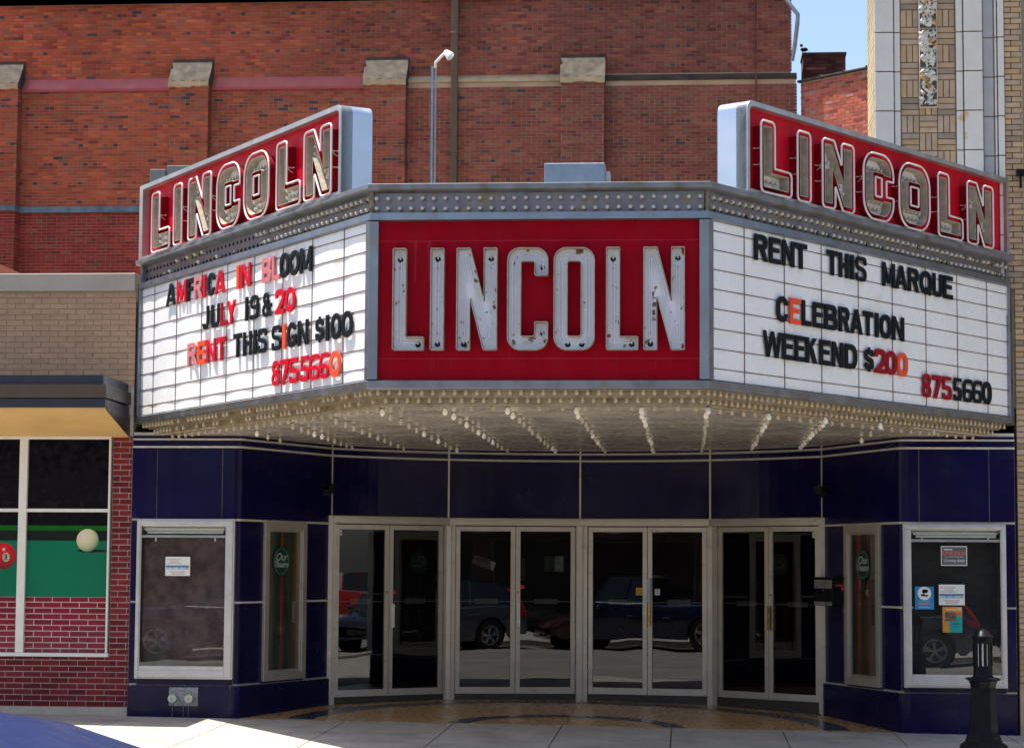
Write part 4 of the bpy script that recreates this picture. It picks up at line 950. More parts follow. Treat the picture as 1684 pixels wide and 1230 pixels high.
# door papers
def onglass(k, s_, z, n_off=.006):
    o, e = DP[k], DP[k+1]; d = (e-o).normalized(); n = Vector((d.y, -d.x)); p = o+d*s_+n*n_off; return (p.x, p.y, z), (d.x, d.y, 0), (n.x, n.y, 0)
o, ud, nd = onglass(1, .475, 1.755, -.006)
t, blk, txt = pcard('closed_notice', 'crooked paper notice reading CLOSED inside the second double door', 'notice', 0, .30, 0, .115, 0, pm('dim_paper', (.50, .47, .40), .7), -.36, None, o, ud, nd)
txt('CLOSED!', .062, I_gr, -.045, .02, sx=.85, bold=.003); blk('print_line', I_gr, -.12, .02, -.03, -.022)
o, ud, nd = onglass(1, 1.415, 1.745, -.008)
t, blk, txt = pcard('green_notice', 'pale green typed notice on the right leaf of the second double door', 'notice', 0, .255, 0, .205, 0, pm('green_paper', (.22, .34, .26), .7), 0, None, o, ud, nd)

for a, b, z in ((-.07, .07, .075), (-.075, .10, .02), (-.05, .04, -.018), (-.04, .03, -.052), (-.07, .08, -.085)): blk('print_line', I_gr, a, b, z-.006, z+.006)
o, ud, nd = onglass(1, 1.0, 1.665, -.008)
t, blk, txt = pcard('hours_strip', 'narrow vertical paper strip beside the meeting stile of the second double door', 'notice', 0, .05, 0, .29, 0, pm('dim_paper2', (.26, .24, .22), .7), 0, None, o, ud, nd)

for z in (-.10, -.06, -.02, .03, .07, .11): blk('print_line', I_gr, -.012, .012, z-.008, z+.008)
for kk, (ss, zz, lab, sz) in enumerate(((1.0, 1.435, 'small red sticker on the glass left of centre beside a pull handle', .032),)):
    o, ud, nd = onglass(1, .985, 1.435, .018); t, blk, txt = pcard('sticker', 'small red sticker by the pull handle of the second double door', 'sticker', 0, .06, 0, .05, 0, pm('sticker_red', (.6, .015, .02), .5), 0, None, o, ud, nd)
    o, ud, nd = onglass(0, .955, 1.36, .005); t, blk, txt = pcard('sticker', 'small red sticker by the pull handle of the leftmost double door', 'sticker', 0, .05, 0, .05, 0, MATS['sticker_red'], 0, None, o, ud, nd)
o, ud, nd = onglass(2, .815, 1.385, .005)
t, blk, txt = pcard('no_smoking_sticker', 'yellow square sticker with a crossed circle on the third double door', 'sticker', 0, .095, 0, .095, 0, pm('sticker_yellow', (.62, .40, .03), .5), 0, None, o, ud, nd)
M = plane_matrix(o, ud, nd)
mm = MB(); mm.tube([M @ Vector((.030*math.cos(a), .030*math.sin(a), .002)) for a in [2*math.pi*k/20 for k in range(20)]], .0035, 4, True); mm.tube([M @ Vector((-.02, .02, .002)), M @ Vector((.02, -.02, .002))], .003, 4); mm.build('prohibition_mark', M_blackp, t)
o, ud, nd = onglass(2, 1.055, 1.38, .005); pcard('notice', 'tiny white paper beside the lock plate of the third double door', 'notice', 0, .07, 0, .085, 0, pm('dim_paper3', (.5, .5, .48), .7), 0, None, o, ud, nd)
for k_, s_, zz, lab in ((0, .125, 2.13, 'white number tag in the upper left corner of the leftmost door glass'), (3, 1.69, 2.13, 'white number tag in the upper right corner of the rightmost door glass')):
    o, ud, nd = onglass(k_, s_, zz, .005); t, blk, txt = pcard('number_tag', lab, 'sign', 0, .07, 0, .075, 0, pm('tag_white', (.6, .6, .55), .6), 0, None, o, ud, nd); blk('print_mark', I_gr, -.008, .012, -.012, .014)
# oval theatre decals on the small windows
for path, (a, b), lab in ((PL_, wL, 'dark green oval decal reading Our Theatre on the left narrow window'), (PR_, wR, 'dark green oval decal reading Our Theatre on the right narrow window')):
    tm = (a+b)/2-(.09 if path is PL_ else .0); p = path.at(tm, .008); n = (path.at(tm, 1)-path.at(tm, 0)).normalized(); d = Vector((-n.y, n.x)); o = Vector((p.x, p.y, 1.755))
    t = thing('oval_decal', lab, 'decal', o, 'oval decals on the narrow windows'); M = plane_matrix(o, (d.x, d.y, 0), (n.x, n.y, 0))
    E = lambda rx, rz, z: [tuple(M @ Vector((rx*math.cos(q), rz*math.sin(q), z))) for q in [2*math.pi*k/36 for k in range(36)]]
    MB().add(E(.185, .175, .001), [tuple(range(36))]).build('oval', pm('decal_green', (.008, .035, .022), .4), t)
    MB().tube([M @ Vector((.168*math.cos(q), .158*math.sin(q), .003)) for q in [2*math.pi*k/36 for k in range(36)]], .0045, 4, True).build('oval_ring', pm('decal_ring', (.06, .26, .17), .5), t)
    textmesh('Our', .13, pm('decal_text', (.36, .42, .38), .5), 'printing', t, M @ Matrix.Translation((.0, .05, .003)), .35, .0002, 'CENTER', 1.25, .002); textmesh('Theatre', .105, MATS['decal_text'], 'printing', t, M @ Matrix.Translation((0, -.04, .003)), .35, .0002, 'CENTER', 1.0, .002)

#@@MARQUEE@@
# ================================================================== MARQUEE
mq = thing('theatre_marquee', 'stainless steel theatre marquee with red centre panel and two white letter boards', 'marquee', (0, -2.6, 3.26))
HP = [Vector((-5.215, .02)), Vector((-1.612, -5.27)), Vector((1.638, -5.27)), Vector((5.238, .02))]   # hull: far left, corners, far right
def inset(d):
    """hull corner points moved inwards by d"""
    def nrm(a, b): t = (b-a).normalized(); return Vector((-t.y, t.x))     # inward
    n0, n1, n2 = nrm(HP[0], HP[1]), nrm(HP[1], HP[2]), nrm(HP[2], HP[3])
    def meet(p, na, nb): return p+(na+nb)*(d/(1+na.dot(nb)))
    a = HP[0]+n0*d; e = HP[3]+n2*d; t0 = (HP[0]-HP[1]).normalized(); t2 = (HP[3]-HP[2]).normalized()
    a = a+t0*((.02-a.y)/t0.y); e = e+t2*((.02-e.y)/t2.y)
    return [a, meet(HP[1], n0, n1), meet(HP[2], n1, n2), e]
def sweep(mb, prof, closed=False):
    rows = [(inset(d), z) for d, z in prof]; vs = []; fs = []
    for pts_, z in rows: vs += [(p.x, p.y, z) for p in pts_]
    m_ = len(rows)
    for j in range(m_ if closed else m_-1):
        for i in range(3): a = j*4+i; b = ((j+1) % m_)*4+i; fs.append((a, a+1, b+1, b))
    if closed: fs += [tuple(j*4 for j in range(m_)), tuple(j*4+3 for j in reversed(range(m_)))]
    mb.add(vs, fs); return mb
sweep(MB(), [(.34, 5.395), (-.05, 5.395), (-.05, 5.345), (-.035, 5.335), (.06, 5.315), (.34, 5.315)], True).build('cap_flashing', M_cap, mq, bevel=.005)
sweep(MB(), [(.055, 5.318), (.065, 5.112), (.12, 5.112), (.12, 5.318)], True).build('lamp_band', M_band, mq)
sweep(MB(), [(.12, 5.118), (-.018, 5.114), (-.022, 5.045), (.015, 5.034), (.12, 5.034)], True).build('upper_frame', M_steel, mq, bevel=.003)
sweep(MB(), [(.12, 3.50), (.012, 3.496), (-.022, 3.484), (-.018, 3.412), (.0, 3.402), (.12, 3.402)], True).build('lower_frame', M_steel, mq, bevel=.003)
for j, (d, z) in enumerate(((.0, 3.402), (.115, 3.336))):
    sweep(MB(), [(d, z-.002), (d+.112, z-.002), (d+.112, z-.066), (d+.122, z-.066), (d+.122, z+.02), (d, z+.002)], True).build('lamp_tray', M_under, mq)
# roof sheet and inner body
I = inset(.10); body = MB(); body.prism([(p.x, p.y, 3.42) for p in inset(.14)], (0, 0, 1.88)); body.build('inner_body', M_cap, mq)
mb = MB(); J = inset(.235); poly = [(-5.0, .0), *[(p.x, p.y) for p in J[1:3]], (5.0, 0), (3.99, .0), (3.24, 2.0)]+[(4.26*math.sin(t), -.70+4.26*math.cos(t)) for t in np.linspace(math.asin(3.2/4.26), -math.asin(3.2/4.26), 21)]+[(-3.24, 2.0), (-3.99, 0)]
poly[0] = (J[0].x, .0); poly[3] = (J[3].x, 0)
mb.prism([(x, y, 3.268) for x, y in poly], (0, 0, .01)); mb.build('soffit', M_soffit, mq)
sweep(MB(), [(.237, 3.27), (.237, 3.262), (.25, 3.255), (.27, 3.262), (.27, 3.27)], True).build('soffit_edge', M_under, mq)
# wings
class Wing:
    def __init__(s, sg):
        s.sg = sg; s.o = HP[1] if sg < 0 else HP[2]; e = HP[0] if sg < 0 else HP[3]; s.t = (e-s.o).normalized(); s.L = (e-s.o).length
        n = Vector((s.t.y, -s.t.x)); s.n = n if n.y < 0 else -n
    def P(s, a, z, off=0.): q = s.o+s.t*a+s.n*off; return (q.x, q.y, z)
    def box(s, mb, a, b, n0, n1, z0, z1, c=None):
        P = []
        for z in (z0, z1):
            for aa, nn in ((a, n1), (b, n1), (b, n0), (a, n0)): P.append(s.P(aa, z, nn))
        mb.hexa(P, c); return mb
WL, WR = Wing(-1), Wing(1)
FR = dict(z0=3.50, z1=5.036)
for W_, vs_ in ((WL, [5.928, 5.189, 4.407, 3.651, 2.891, 2.129, 1.388, 0.636]), (WR, [.668, 1.408, 2.128, 2.881, 3.609, 4.362, 5.106, 5.843])):
    vs_ = sorted(vs_); xs_ = [.075]+vs_+[6.355]; zs_ = [3.50, 3.612, 3.803, 3.994, 4.186, 4.376, 4.566, 4.756, 4.940, 5.036]
    board = MB(); W_.box(board, .03, 6.37, -.10, -.06, 3.48, 5.05); bo = board.build('letter_board', M_rail, mq)
    for j in range(9):
        for i in range(9):
            a, b, c, d = xs_[i]+.004, xs_[i+1]-.004, zs_[j]+.005, zs_[j+1]-.004; nu, nv = 7, 3; V = []
            g = random.Random(i*31+j*7); am = .005+g.uniform(-.001, .0015)
            for q in range(nv+1):
                for p in range(nu+1):
                    u, v = p/nu, q/nv; V.append(W_.P(a+(b-a)*u, c+(d-c)*v, -.0197+am*(1-(2*u-1)**2)))
            M_ = len(V); V += [W_.P(a+(b-a)*u, c+(d-c)*v, -.045) for u, v in ((0, 0), (1, 0), (1, 1), (0, 1))]
            fs = [(q*(nu+1)+p, q*(nu+1)+p+1, (q+1)*(nu+1)+p+1, (q+1)*(nu+1)+p) for q in range(nv) for p in range(nu)]
            fs += [(M_, M_+1, M_+2, M_+3), tuple(range(nu+1))+(M_+1, M_), tuple(nv*(nu+1)+p for p in range(nu+1))+(M_+2, M_+3)]
            pl = MB().add(V, fs).build('acrylic_panel', M_plexi, bo, smooth=True)
    for z in zs_[1:-1]:
        r = MB(); W_.box(r, .075, 6.355, -.05, -.0115, z-.0045, z+.0045); r.build('letter_rail', M_rail, bo)
    r = MB()
    for x in xs_[1:-1]: W_.box(r, x-.0045, x+.0045, -.05, -.013, 3.50, 5.036)
    r.build('panel_joint', M_rail, bo)
    e = MB(); W_.box(e, 6.352, W_.L+.012, -.10, .022, 3.412, 5.114); e.build('end_post', M_steel, mq, bevel=.004)
    e = MB(); W_.box(e, 6.33, W_.L+.0, -.10, -.0, 5.114, 5.32); e.build('band_end', M_band, mq, bevel=.003)
# corner posts
for k, W_ in ((1, WL), (2, WR)):
    c = HP[k]; sx = -1 if k == 2 else 1; n2 = Vector((0, -1)); bis = (W_.n+n2).normalized(); e0 = c+bis*.024/max(W_.n.dot(bis), .1)
    a = W_.P(.078, 0, .018); b = W_.P(.078, 0, -.09); cpt = (c.x+sx*.078, c.y-.018); dpt = (c.x+sx*.078, c.y+.09)
    P = [(a[0], a[1]), (e0.x, e0.y), cpt, dpt, (b[0], b[1])]
    MB().prism([(x, y, 3.498) for x, y in P], (0, 0, 1.534)).build('corner_post', M_steel, mq, bevel=.004)
    MB().prism([(x, y, 5.12) for x, y in ((W_.P(.02, 0, -.035)[0], W_.P(.02, 0, -.035)[1]), (e0.x, e0.y+.025), (c.x+sx*.02, c.y+.035), (c.x+sx*.0, c.y+.08))], (0, 0, .194)).build('band_corner', M_under, mq)
# red centre
xr0, xr1 = -1.534, 1.560
for (a, b, c, d) in ((xr0, xr1, 4.845, 5.036), (xr0, -1.038, 3.703, 4.842), (-1.035, xr1, 3.703, 4.842), (xr0, xr1, 3.498, 3.700)):
    MB().box(a, b, -5.235, -5.20, c, d).build('red_panel', M_red, mq)
MP = pm('faded_pink_red', (.46, .035, .055), .6, var=.2, scale=8, spec=.1)
for z in (4.8435, 3.7015): MB().box(xr0+.01, xr1-.01, -5.2362, -5.2345, z-.0022, z+.0022).build('seam_line', MP, mq)
g = random.Random(21); mb = MB()
for _ in range(26):
    x = g.uniform(xr0+.05, xr1-.05); w_ = g.uniform(.003, .010); z1 = 3.69 if g.random() < .7 else 3.775; l_ = g.uniform(.03, .15); mb.add([(x-w_/2, -5.2356, z1), (x+w_/2, -5.2356, z1), (x+w_*.15, -5.2356, z1-l_), (x-w_*.15, -5.2356, z1-l_)], [(0, 1, 2, 3)])
for x, w_ in ((-1.18, .016), (-1.045, .020)): mb.add([(x-w_, -5.2356, 4.838), (x+w_, -5.2356, 4.838), (x+w_*.5, -5.2356, 4.45), (x-w_*.5, -5.2356, 4.45)], [(0, 1, 2, 3)])
mb.build('paint_run', pm('faint_paint_run', (.34, .012, .022), .6, var=.15, spec=.1), mq, stuff=True)
def letter_centre(chr_, x, w_, h_=.980, z=3.780, t=.1255):
    out, = letter_loops(chr_, w_, h_, t, True, [0.]); T = lambda a, b, d: (x+a, -5.235-d, z+b)
    cw_ = MB(); channel_wall(cw_, out, T, .105, .0); lo = cw_.build('channel_letter', [M_lwall, M_lwall], mq)
    bk = MB(); inn = letter_loops(chr_, w_, h_, t, True, [-.005])[0]; flat_fill(bk, inn, T, .020, .004); bk.build('letter_back', M_lback, lo)
    return lo, T
LC = [('L', -1.384, .300), ('I', -1.018, .126), ('N', -.765, .385), ('C', -.276, .388), ('O', .171, .386), ('L', .673, .301), ('N', 1.029, .389)]
tubes = {'L': [[(.062, .855), (.062, .075), (.235, .062)]], 'I': [[(.063, .86), (.063, .10)]], 'N': [[(.063, .11), (.063, .87), (.085, .89), (.31, .10), (.33, .10), (.325, .86)]],
         'C': [[(.325, .76), (.325, .86), (.27, .918), (.12, .918), (.063, .86), (.063, .12), (.12, .062), (.27, .062), (.325, .12), (.325, .21)]], 'O': [[(.13, .062), (.09, .075), (.063, .12), (.063, .86), (.12, .918), (.27, .918), (.324, .86), (.324, .12), (.29, .075), (.26, .062)]]}
holes = {'L': [(.062, .875), (.24, .055)], 'I': [(.063, .88), (.063, .058)], 'N': [(.325, .88), (.063, .058)], 'C': [(.325, .80), (.325, .165)], 'O': [(.13, .055), (.265, .055)]}
for chr_, x, w_ in LC:
    lo, T = letter_centre(chr_, x, w_)
    for off in (-.016, .016):
        tb = MB()
        for pl in tubes[chr_]: tb.tube([T(a+off*(1 if chr_ != 'N' else .7), b, .055) for a, b in pl], .0055, 5)
        tb.build('neon_tube', M_tube, lo, smooth=True)
    for a, b in holes[chr_]:
        MB().lathe([(.027, 0), (.027, .004), (0, .004)], T(a, b, .0195), (0, -1, 0), 14).build('electrode_hole', M_dark, lo)
        MB().tube([T(a, b, .01), T(a, b+(.03 if b > .5 else .02), .05)], .010, 6).build('electrode', M_tubew, lo)
        m_ = MB(); m_.tube([T(a-.008, b+(-.085 if b > .5 else .10), .055), T(a+.01, b+(-.09 if b > .5 else .105), .03)], .003, 4); m_.build('tube_support', M_dark, lo)

# bulbs
def bulb_mesh(mat, r=.024): return MB().lathe([(.011, .0), (.013, .018), (r*.8, .034), (r, .052), (r*.82, .068), (r*.42, .079), (0, .082)], n=8).mesh('bulb', mat, smooth=True)
bmA, bmC = bulb_mesh(M_bulb), bulb_mesh(M_bulbw, .027)
bmB = MB().lathe([(.012, 0), (.016, .014), (.0195, .032), (.015, .048), (0, .055)], n=8).mesh('bulb', M_bulby, smooth=True)
bmD = bulb_mesh(M_bulb, .022)
socket = MB().lathe([(.019, 0), (.019, .006), (.012, .008), (.012, .002), (0, .002)], n=10).mesh('socket', M_dark)
nb = [0]; rest = {}
def put_bulb(me, P, dr, mat, sock=True, forced=False):
    dr = Vector(dr).normalized(); q = dr.to_track_quat('Z', 'Y')
    if nb[0] < 300:
        nb[0] += 1; o = inst('bulb', me, P, mq); o.rotation_mode = 'QUATERNION'; o.rotation_quaternion = q
        j = rnd.uniform(-.05, .05); 
    else:
        mb = rest.setdefault(me.name, (MB(), mat))[0]
        mb.add([Vector(P)+q@v.co for v in me.vertices], [tuple(p.vertices) for p in me.polygons])
sk = MB()
def sock(P, dr):
    q = Vector(dr).normalized().to_track_quat('Z', 'Y'); sk.add([Vector(P)+q@v.co for v in socket.vertices], [tuple(p.vertices) for p in socket.polygons])
g = random.Random(11)
for row, z in enumerate((5.262, 5.162)):
    nC = 29
    for k in range(nC):
        x = -1.56+3.13*k/(nC-1); P = (x, -5.27+.058+.003*row, z); sock(P, (0, -1, 0)); put_bulb(bmA, P, (g.uniform(-.04, .04), -1, g.uniform(-.12, .02)), M_bulb)
    for W_ in (WR, WL):
        n_ = 56
        for k in range(n_):
            a = .10+6.2*k/(n_-1); P = W_.P(a, z, -.058-.003*row); dr = (W_.n.x+g.uniform(-.05, .05), W_.n.y, g.uniform(-.12, .03)); sock(P, dr)
            if W_ is WL and a > 2.75 and g.random() > .13: continue     # most lamps are missing on the far part of the left wing
            if g.random() < .02: continue
            (put_bulb)(bmA if g.random() > .15 else bmB, P, dr, M_bulb)
# soffit rows (pendant lamps), then trays
rows_ = {-3.52: (-1.05, .3, 3), -2.86: (-2.4, 1.9, 10), -2.24: (-3.3, 2.2, 10), -1.58: (-4.6, 2.6, 11), -.93: (-4.7, 2.7, 12), -.30: (-4.85, 2.8, 12), .357: (-4.85, 2.8, 12), .995: (-4.85, 2.9, 12), 1.636: (-4.85, 2.6, 12), 2.265: (-4.0, 2.2, 10), 2.86: (-3.4, 1.8, 10), 3.5: (-2.55, .2, 3), 4.17: (-1.5, -1.2, 1)}
sofb = []
for x, (a, b, n_) in rows_.items():
    for k in range(n_):
        y = a+(b-a)*(k/max(n_-1, 1)); sofb.append((x+g.uniform(-.01, .01), y, g.random()))
for x, y, r_ in sofb: sock((x, y, 3.268), (0, 0, -1)); put_bulb(bmC if (r_ < .28 or y < -3.9) else bmD, (x, y, 3.268), (g.uniform(-.05, .05), g.uniform(-.05, .05), -1), M_bulbw if r_ < .28 else M_bulb)
for j, (d, z) in enumerate(((.05, 3.40), (.165, 3.334), (.33, 3.268))):
    I_ = inset(d); gap = .105 if j < 2 else .21
    for q in range(3):
        a, b = I_[q], I_[q+1]; l = (b-a).length; n_ = int(l/gap)
        for k in range(n_):
            if q == 0 and j < 2 and g.random() < .35 and k > n_*.1: 
                continue
            p = a.lerp(b, (k+.5)/n_); put_bulb(bmB, (p.x, p.y, z), (0, 0, -1), M_bulby)
for nm, (mb, mt) in rest.items(): mb.build('bulb_field', mt, mq, smooth=True, stuff=True)
sk.build('lamp_sockets', M_dark, mq, stuff=True)
# ------------------------------------------------------------------ the two upper neon signs
def neon_sign(W_, lab, letters, light):
    p = W_.P(3.5, 5.39, -.17); t = thing('neon_sign', lab, 'neon sign', p, 'upper neon signs standing on the marquee wings')
    a0, a1, z0, z1, TH = .69, 6.44, 5.392, 6.318, .34; r = .10
    out = [(a1, z0), (a1, z1)]+[(a0+r-r*math.sin(q), z1-r+r*math.cos(q)) for q in np.linspace(0, math.pi/2, 7)]+[(a0, z0)]
    # box body (back)
    def ext(mb, pts_, n0, n1): mb.prism([W_.P(a, z, n0) for a, z in pts_], Vector(W_.P(0, 0, n1))-Vector(W_.P(0, 0, n0))); return mb
    sh = MB(); k = len(out); vs = [W_.P(a, z, .0) for a, z in out]+[W_.P(a, z, -TH) for a, z in out]
    sh.add(vs, [(i, (i+1) % k, (i+1) % k+k, i+k) for i in range(k)]+[tuple(range(k, 2*k))]); sh.build('sign_box', M_steelw, t, smooth=True)
    # face frame
    f = MB(); w1 = .052; inn = [(a1-.11, z0+.042), (a1-.11, z1-w1)]+[(a0+.045+.06-.06*math.sin(q), z1-w1-.06+.06*math.cos(q)) for q in np.linspace(0, math.pi/2, 7)]+[(a0+.045, z0+.042)]
    vs = []
    for n_ in (.012, -.12):
        for L_ in (out, inn): vs += [W_.P(a, z, n_) for a, z in L_]
    fs = []
    for i in range(k):
        j = (i+1) % k; fs += [(i, j, j+k, i+k), (i, j, j+2*k, i+2*k), (i+k, j+k, j+3*k, i+3*k)]
    f.add(vs, fs); f.build('sign_frame', M_alu, t)
    ext(MB(), inn, -.075, -.115).build('sign_face', M_redt, t)
    sg_, T0 = W_.sg, -.075
    for chr_, s0, s1, zb, zt in letters:
        Wd = s1-s0; of = .052; w_, h_ = Wd-2*of, zt-zb-2*of; tk = .150
        if W_.sg < 0: T = lambda a, b, d, s1=s1: W_.P(s1-of-a, zb+of+b, T0+d)
        else: T = lambda a, b, d, s0=s0: W_.P(s0+of+a, zb+of+b, T0+d)
        if chr_ == 'I': w_ = tk+.0
        l0, lt = letter_loops(chr_, w_, h_, tk, True, [0., of]); 
        if chr_ == 'I':
            sh_ = (Wd-2*of-tk)/2; T_ = T; T = lambda a, b, d, T_=T_, sh_=sh_: T_(a+sh_, b, d)
        cw_ = MB(); channel_wall(cw_, l0, T, .125, .0); lo = cw_.build('channel_letter', [M_lwall, M_redd], t)
        bk = MB(); inn2 = letter_loops(chr_, w_, h_, tk, True, [-.005])[0]; flat_fill(bk, inn2, T, .02, .006); bk.build('letter_back', M_lback2, lo)
        for lp in lt:
            P = [T(a, b, .125) for a, b in lp]; tb = MB(); tb.tube(P, .0115, 6, True); tb.build('neon_tube', M_tubew, lo, smooth=True)
        # lamps inside the channel
        bl = MB(); X, Y = np.meshgrid(np.arange(tk/2, w_, .082), np.arange(tk*.45, h_, .062)); 
        q = (W_.n.x, W_.n.y, 0)
        F = glyph(chr_, w_, h_, tk, X, Y, True); last = []
        for yy in np.arange(tk*.5, h_-tk*.3, .072):
            row_x = np.arange(0, w_+.001, .004); Fr = glyph(chr_, w_, h_, tk, row_x[None, :], np.full((1, len(row_x)), yy), True)[0]
            ins = Fr < -.001; i = 0
            while i < len(row_x):
                if ins[i]:
                    j = i
                    while j+1 < len(row_x) and ins[j+1]: j += 1
                    x0_, x1_ = row_x[i], row_x[j]; wd = x1_-x0_
                    xs__ = [(x0_+x1_)/2] if wd < .2 else list(np.arange(x0_+tk/2, x1_-tk/2+.01, .085))
                    for xx in xs__: bl.lathe([(.012, 0), (.016, .02), (.021, .036), (.018, .052), (0, .060)], T(xx, yy, .02), q, 7)
                    i = j+1
                else: i += 1
        bl.build('letter_lamps', M_bulb, lo, smooth=True, stuff=True)
        sp = MB(); ax = (w_ if chr_ != 'L' else tk)+of if W_.sg < 0 else -of; dr_ = 1 if W_.sg < 0 else -1
        if W_.sg > 0 or chr_ in 'LIN':
            for b in (h_*.35, h_*.62): sp.tube([T(ax+dr_*.03, b, .05), T(ax, b, .06), T(ax, b, .12)], .006, 5)
            (sp.tube([T(ax, h_*.60, .125), T(ax+dr_*.02, h_*.63, .12), T(ax+dr_*.024, h_*.57, .11), T(ax+dr_*.01, h_*.53, .06)], .005, 5) if W_.sg < 0 or chr_ in 'CN' else None)
        else: sp.tube([T(w_/2, -of, .0), T(w_/2, -of, .12)], .006, 5)
        sp.build('tube_lead', M_lwall, lo)
    return t
ZB, ZT = 5.425, 6.140
neon_sign(WL, 'left red LINCOLN neon sign above the lit left wing of the marquee', [('L', 5.299, 5.894, ZB, ZT), ('I', 4.90, 5.18, ZB, ZT), ('N', 4.016, 4.702, ZB, ZT), ('C', 3.182, 3.835, ZB, ZT), ('O', 2.388, 3.053, ZB, ZT), ('L', 1.572, 2.176, ZB, ZT), ('N', .823, 1.474, ZB, ZT)], 1)
neon_sign(WR, 'right red LINCOLN neon sign above the shaded right wing of the marquee', [('L', .877, 1.445, ZB, ZT), ('I', 1.554, 1.826, ZB, ZT), ('N', 2.053, 2.693, ZB, ZT), ('C', 2.894, 3.537, ZB, ZT), ('O', 3.667, 4.355, ZB, ZT), ('L', 4.557, 5.135, ZB, ZT), ('N', 5.256, 5.90, ZB, ZT)], 0)

# ------------------------------------------------------------------ changeable letters
CN = {'k': ('black', M_black), 'r': ('red', M_lred), 'd': ('crimson', M_ldred), 'p': ('faded pink', M_lpink), 'o': ('orange', M_lora)}
LEFT = [('AMFRICA', 'krkprkr', 'top', [(5.378, 5.073, 4.722, 4.992), (5.035, 4.724, 4.719, 4.988), (4.706, 4.488, 4.717, 4.985), (4.489, 4.244, 4.715, 4.983), (4.232, 4.105, 4.714, 4.981), (4.076, 3.856, 4.712, 4.978), (3.857, 3.563, 4.71, 4.976)]),
 ('IN', 'or', 'top', [(3.245, 3.132, 4.706, 4.97), (3.116, 2.833, 4.704, 4.968)]),
 ('BLOOM', 'ppkkk', 'top', [(2.525, 2.27, 4.7, 4.962), (2.26, 2.045, 4.698, 4.959), (2.061, 1.814, 4.697, 4.957), (1.815, 1.553, 4.695, 4.954), (1.544, 1.248, 4.692, 4.951)]),
 ('JULY', 'kkdr', 'second', [(4.215, 4.016, 4.347, 4.61), (3.957, 3.704, 4.343, 4.607), (3.676, 3.461, 4.34, 4.604), (3.491, 3.233, 4.338, 4.602)]),
 ('19&', 'kkk', 'second', [(2.989, 2.873, 4.332, 4.597), (2.834, 2.6, 4.33, 4.594), (2.51, 2.244, 4.326, 4.59)]),
 ('20', 'rr', 'second', [(2.161, 1.918, 4.321, 4.586), (1.904, 1.64, 4.318, 4.583)]),
 ('RENT', 'porr', 'third', [(4.655, 4.371, 3.961, 4.23), (4.342, 4.099, 3.96, 4.228), (4.076, 3.792, 3.958, 4.225), (3.763, 3.507, 3.956, 4.223)]),
 ('THIS', 'kkkk', 'third', [(3.291, 3.05, 3.953, 4.219), (3.017, 2.775, 3.951, 4.217), (2.748, 2.623, 3.95, 4.216), (2.613, 2.372, 3.949, 4.214)]),
 ('SIGN', 'kokk', 'third', [(2.242, 1.992, 3.946, 4.211), (1.981, 1.853, 3.945, 4.209), (1.839, 1.601, 3.944, 4.208), (1.577, 1.306, 3.942, 4.206)]),
 ('$100', 'kkkk', 'third', [(1.137, .936, 3.94, 4.202), (.908, .794, 3.938, 4.201), (.766, .525, 3.937, 4.199), (.517, .262, 3.936, 4.197)]),
 ('8755660', 'rrrrrro', 'bottom', [(2.227, 2.009, 3.574, 3.837), (2.004, 1.774, 3.573, 3.835), (1.775, 1.539, 3.571, 3.833), (1.5, 1.279, 3.569, 3.831), (1.279, 1.028, 3.567, 3.829), (1.028, .802, 3.566, 3.827), (.793, .523, 3.564, 3.825)])]
RIGHT = [('RENT', 'kkkk', 'top', [(.727, .981, 4.715, 4.99), (1.0, 1.22, 4.716, 4.99), (1.24, 1.483, 4.716, 4.991), (1.483, 1.73, 4.716, 4.991)]),
 ('THIS', 'kkkk', 'top', [(2.109, 2.347, 4.716, 4.992), (2.359, 2.565, 4.716, 4.992), (2.587, 2.675, 4.716, 4.993), (2.698, 2.935, 4.716, 4.993)]),
 ('MARQUE', 'kkkkkk', 'top', [(3.272, 3.552, 4.716, 4.994), (3.552, 3.828, 4.716, 4.994), (3.836, 4.093, 4.716, 4.994), (4.107, 4.388, 4.716, 4.995), (4.402, 4.637, 4.716, 4.995), (4.652, 4.881, 4.716, 4.996)]),
 ('CELEBRATION', 'kokkkkkkkkk', 'second', [(1.134, 1.355, 4.144, 4.415), (1.376, 1.6, 4.145, 4.417), (1.612, 1.807, 4.145, 4.418), (1.828, 2.051, 4.146, 4.419), (2.06, 2.326, 4.146, 4.42), (2.347, 2.579, 4.147, 4.421), (2.587, 2.845, 4.148, 4.423), (2.845, 3.071, 4.148, 4.424), (3.093, 3.198, 4.149, 4.425), (3.208, 3.463, 4.149, 4.426), (3.476, 3.745, 4.15, 4.427)]),
 ('WEEK', 'kkkk', 'third', [(.884, 1.232, 3.775, 4.045), (1.24, 1.466, 3.774, 4.044), (1.474, 1.679, 3.774, 4.044), (1.687, 1.916, 3.773, 4.043)]),
 ('END', 'kkk', 'third', [(1.958, 2.184, 3.772, 4.043), (2.204, 2.442, 3.772, 4.042), (2.464, 2.728, 3.771, 4.042)]),
 ('$200', 'kddo', 'third', [(2.875, 3.074, 3.771, 4.041), (3.087, 3.339, 3.77, 4.041), (3.325, 3.572, 3.77, 4.04), (3.572, 3.818, 3.769, 4.04)]),
 ('8755660', 'dddkkkk', 'bottom', [(4.132, 4.348, 3.577, 3.848), (4.362, 4.586, 3.579, 3.849), (4.596, 4.829, 3.581, 3.851), (4.864, 5.07, 3.583, 3.852), (5.095, 5.33, 3.585, 3.854), (5.33, 5.567, 3.587, 3.856), (5.567, 5.809, 3.589, 3.857)])]
ORD = ['first', 'second', 'third', 'fourth', 'fifth', 'sixth', 'seventh', 'eighth', 'ninth', 'tenth', 'eleventh']
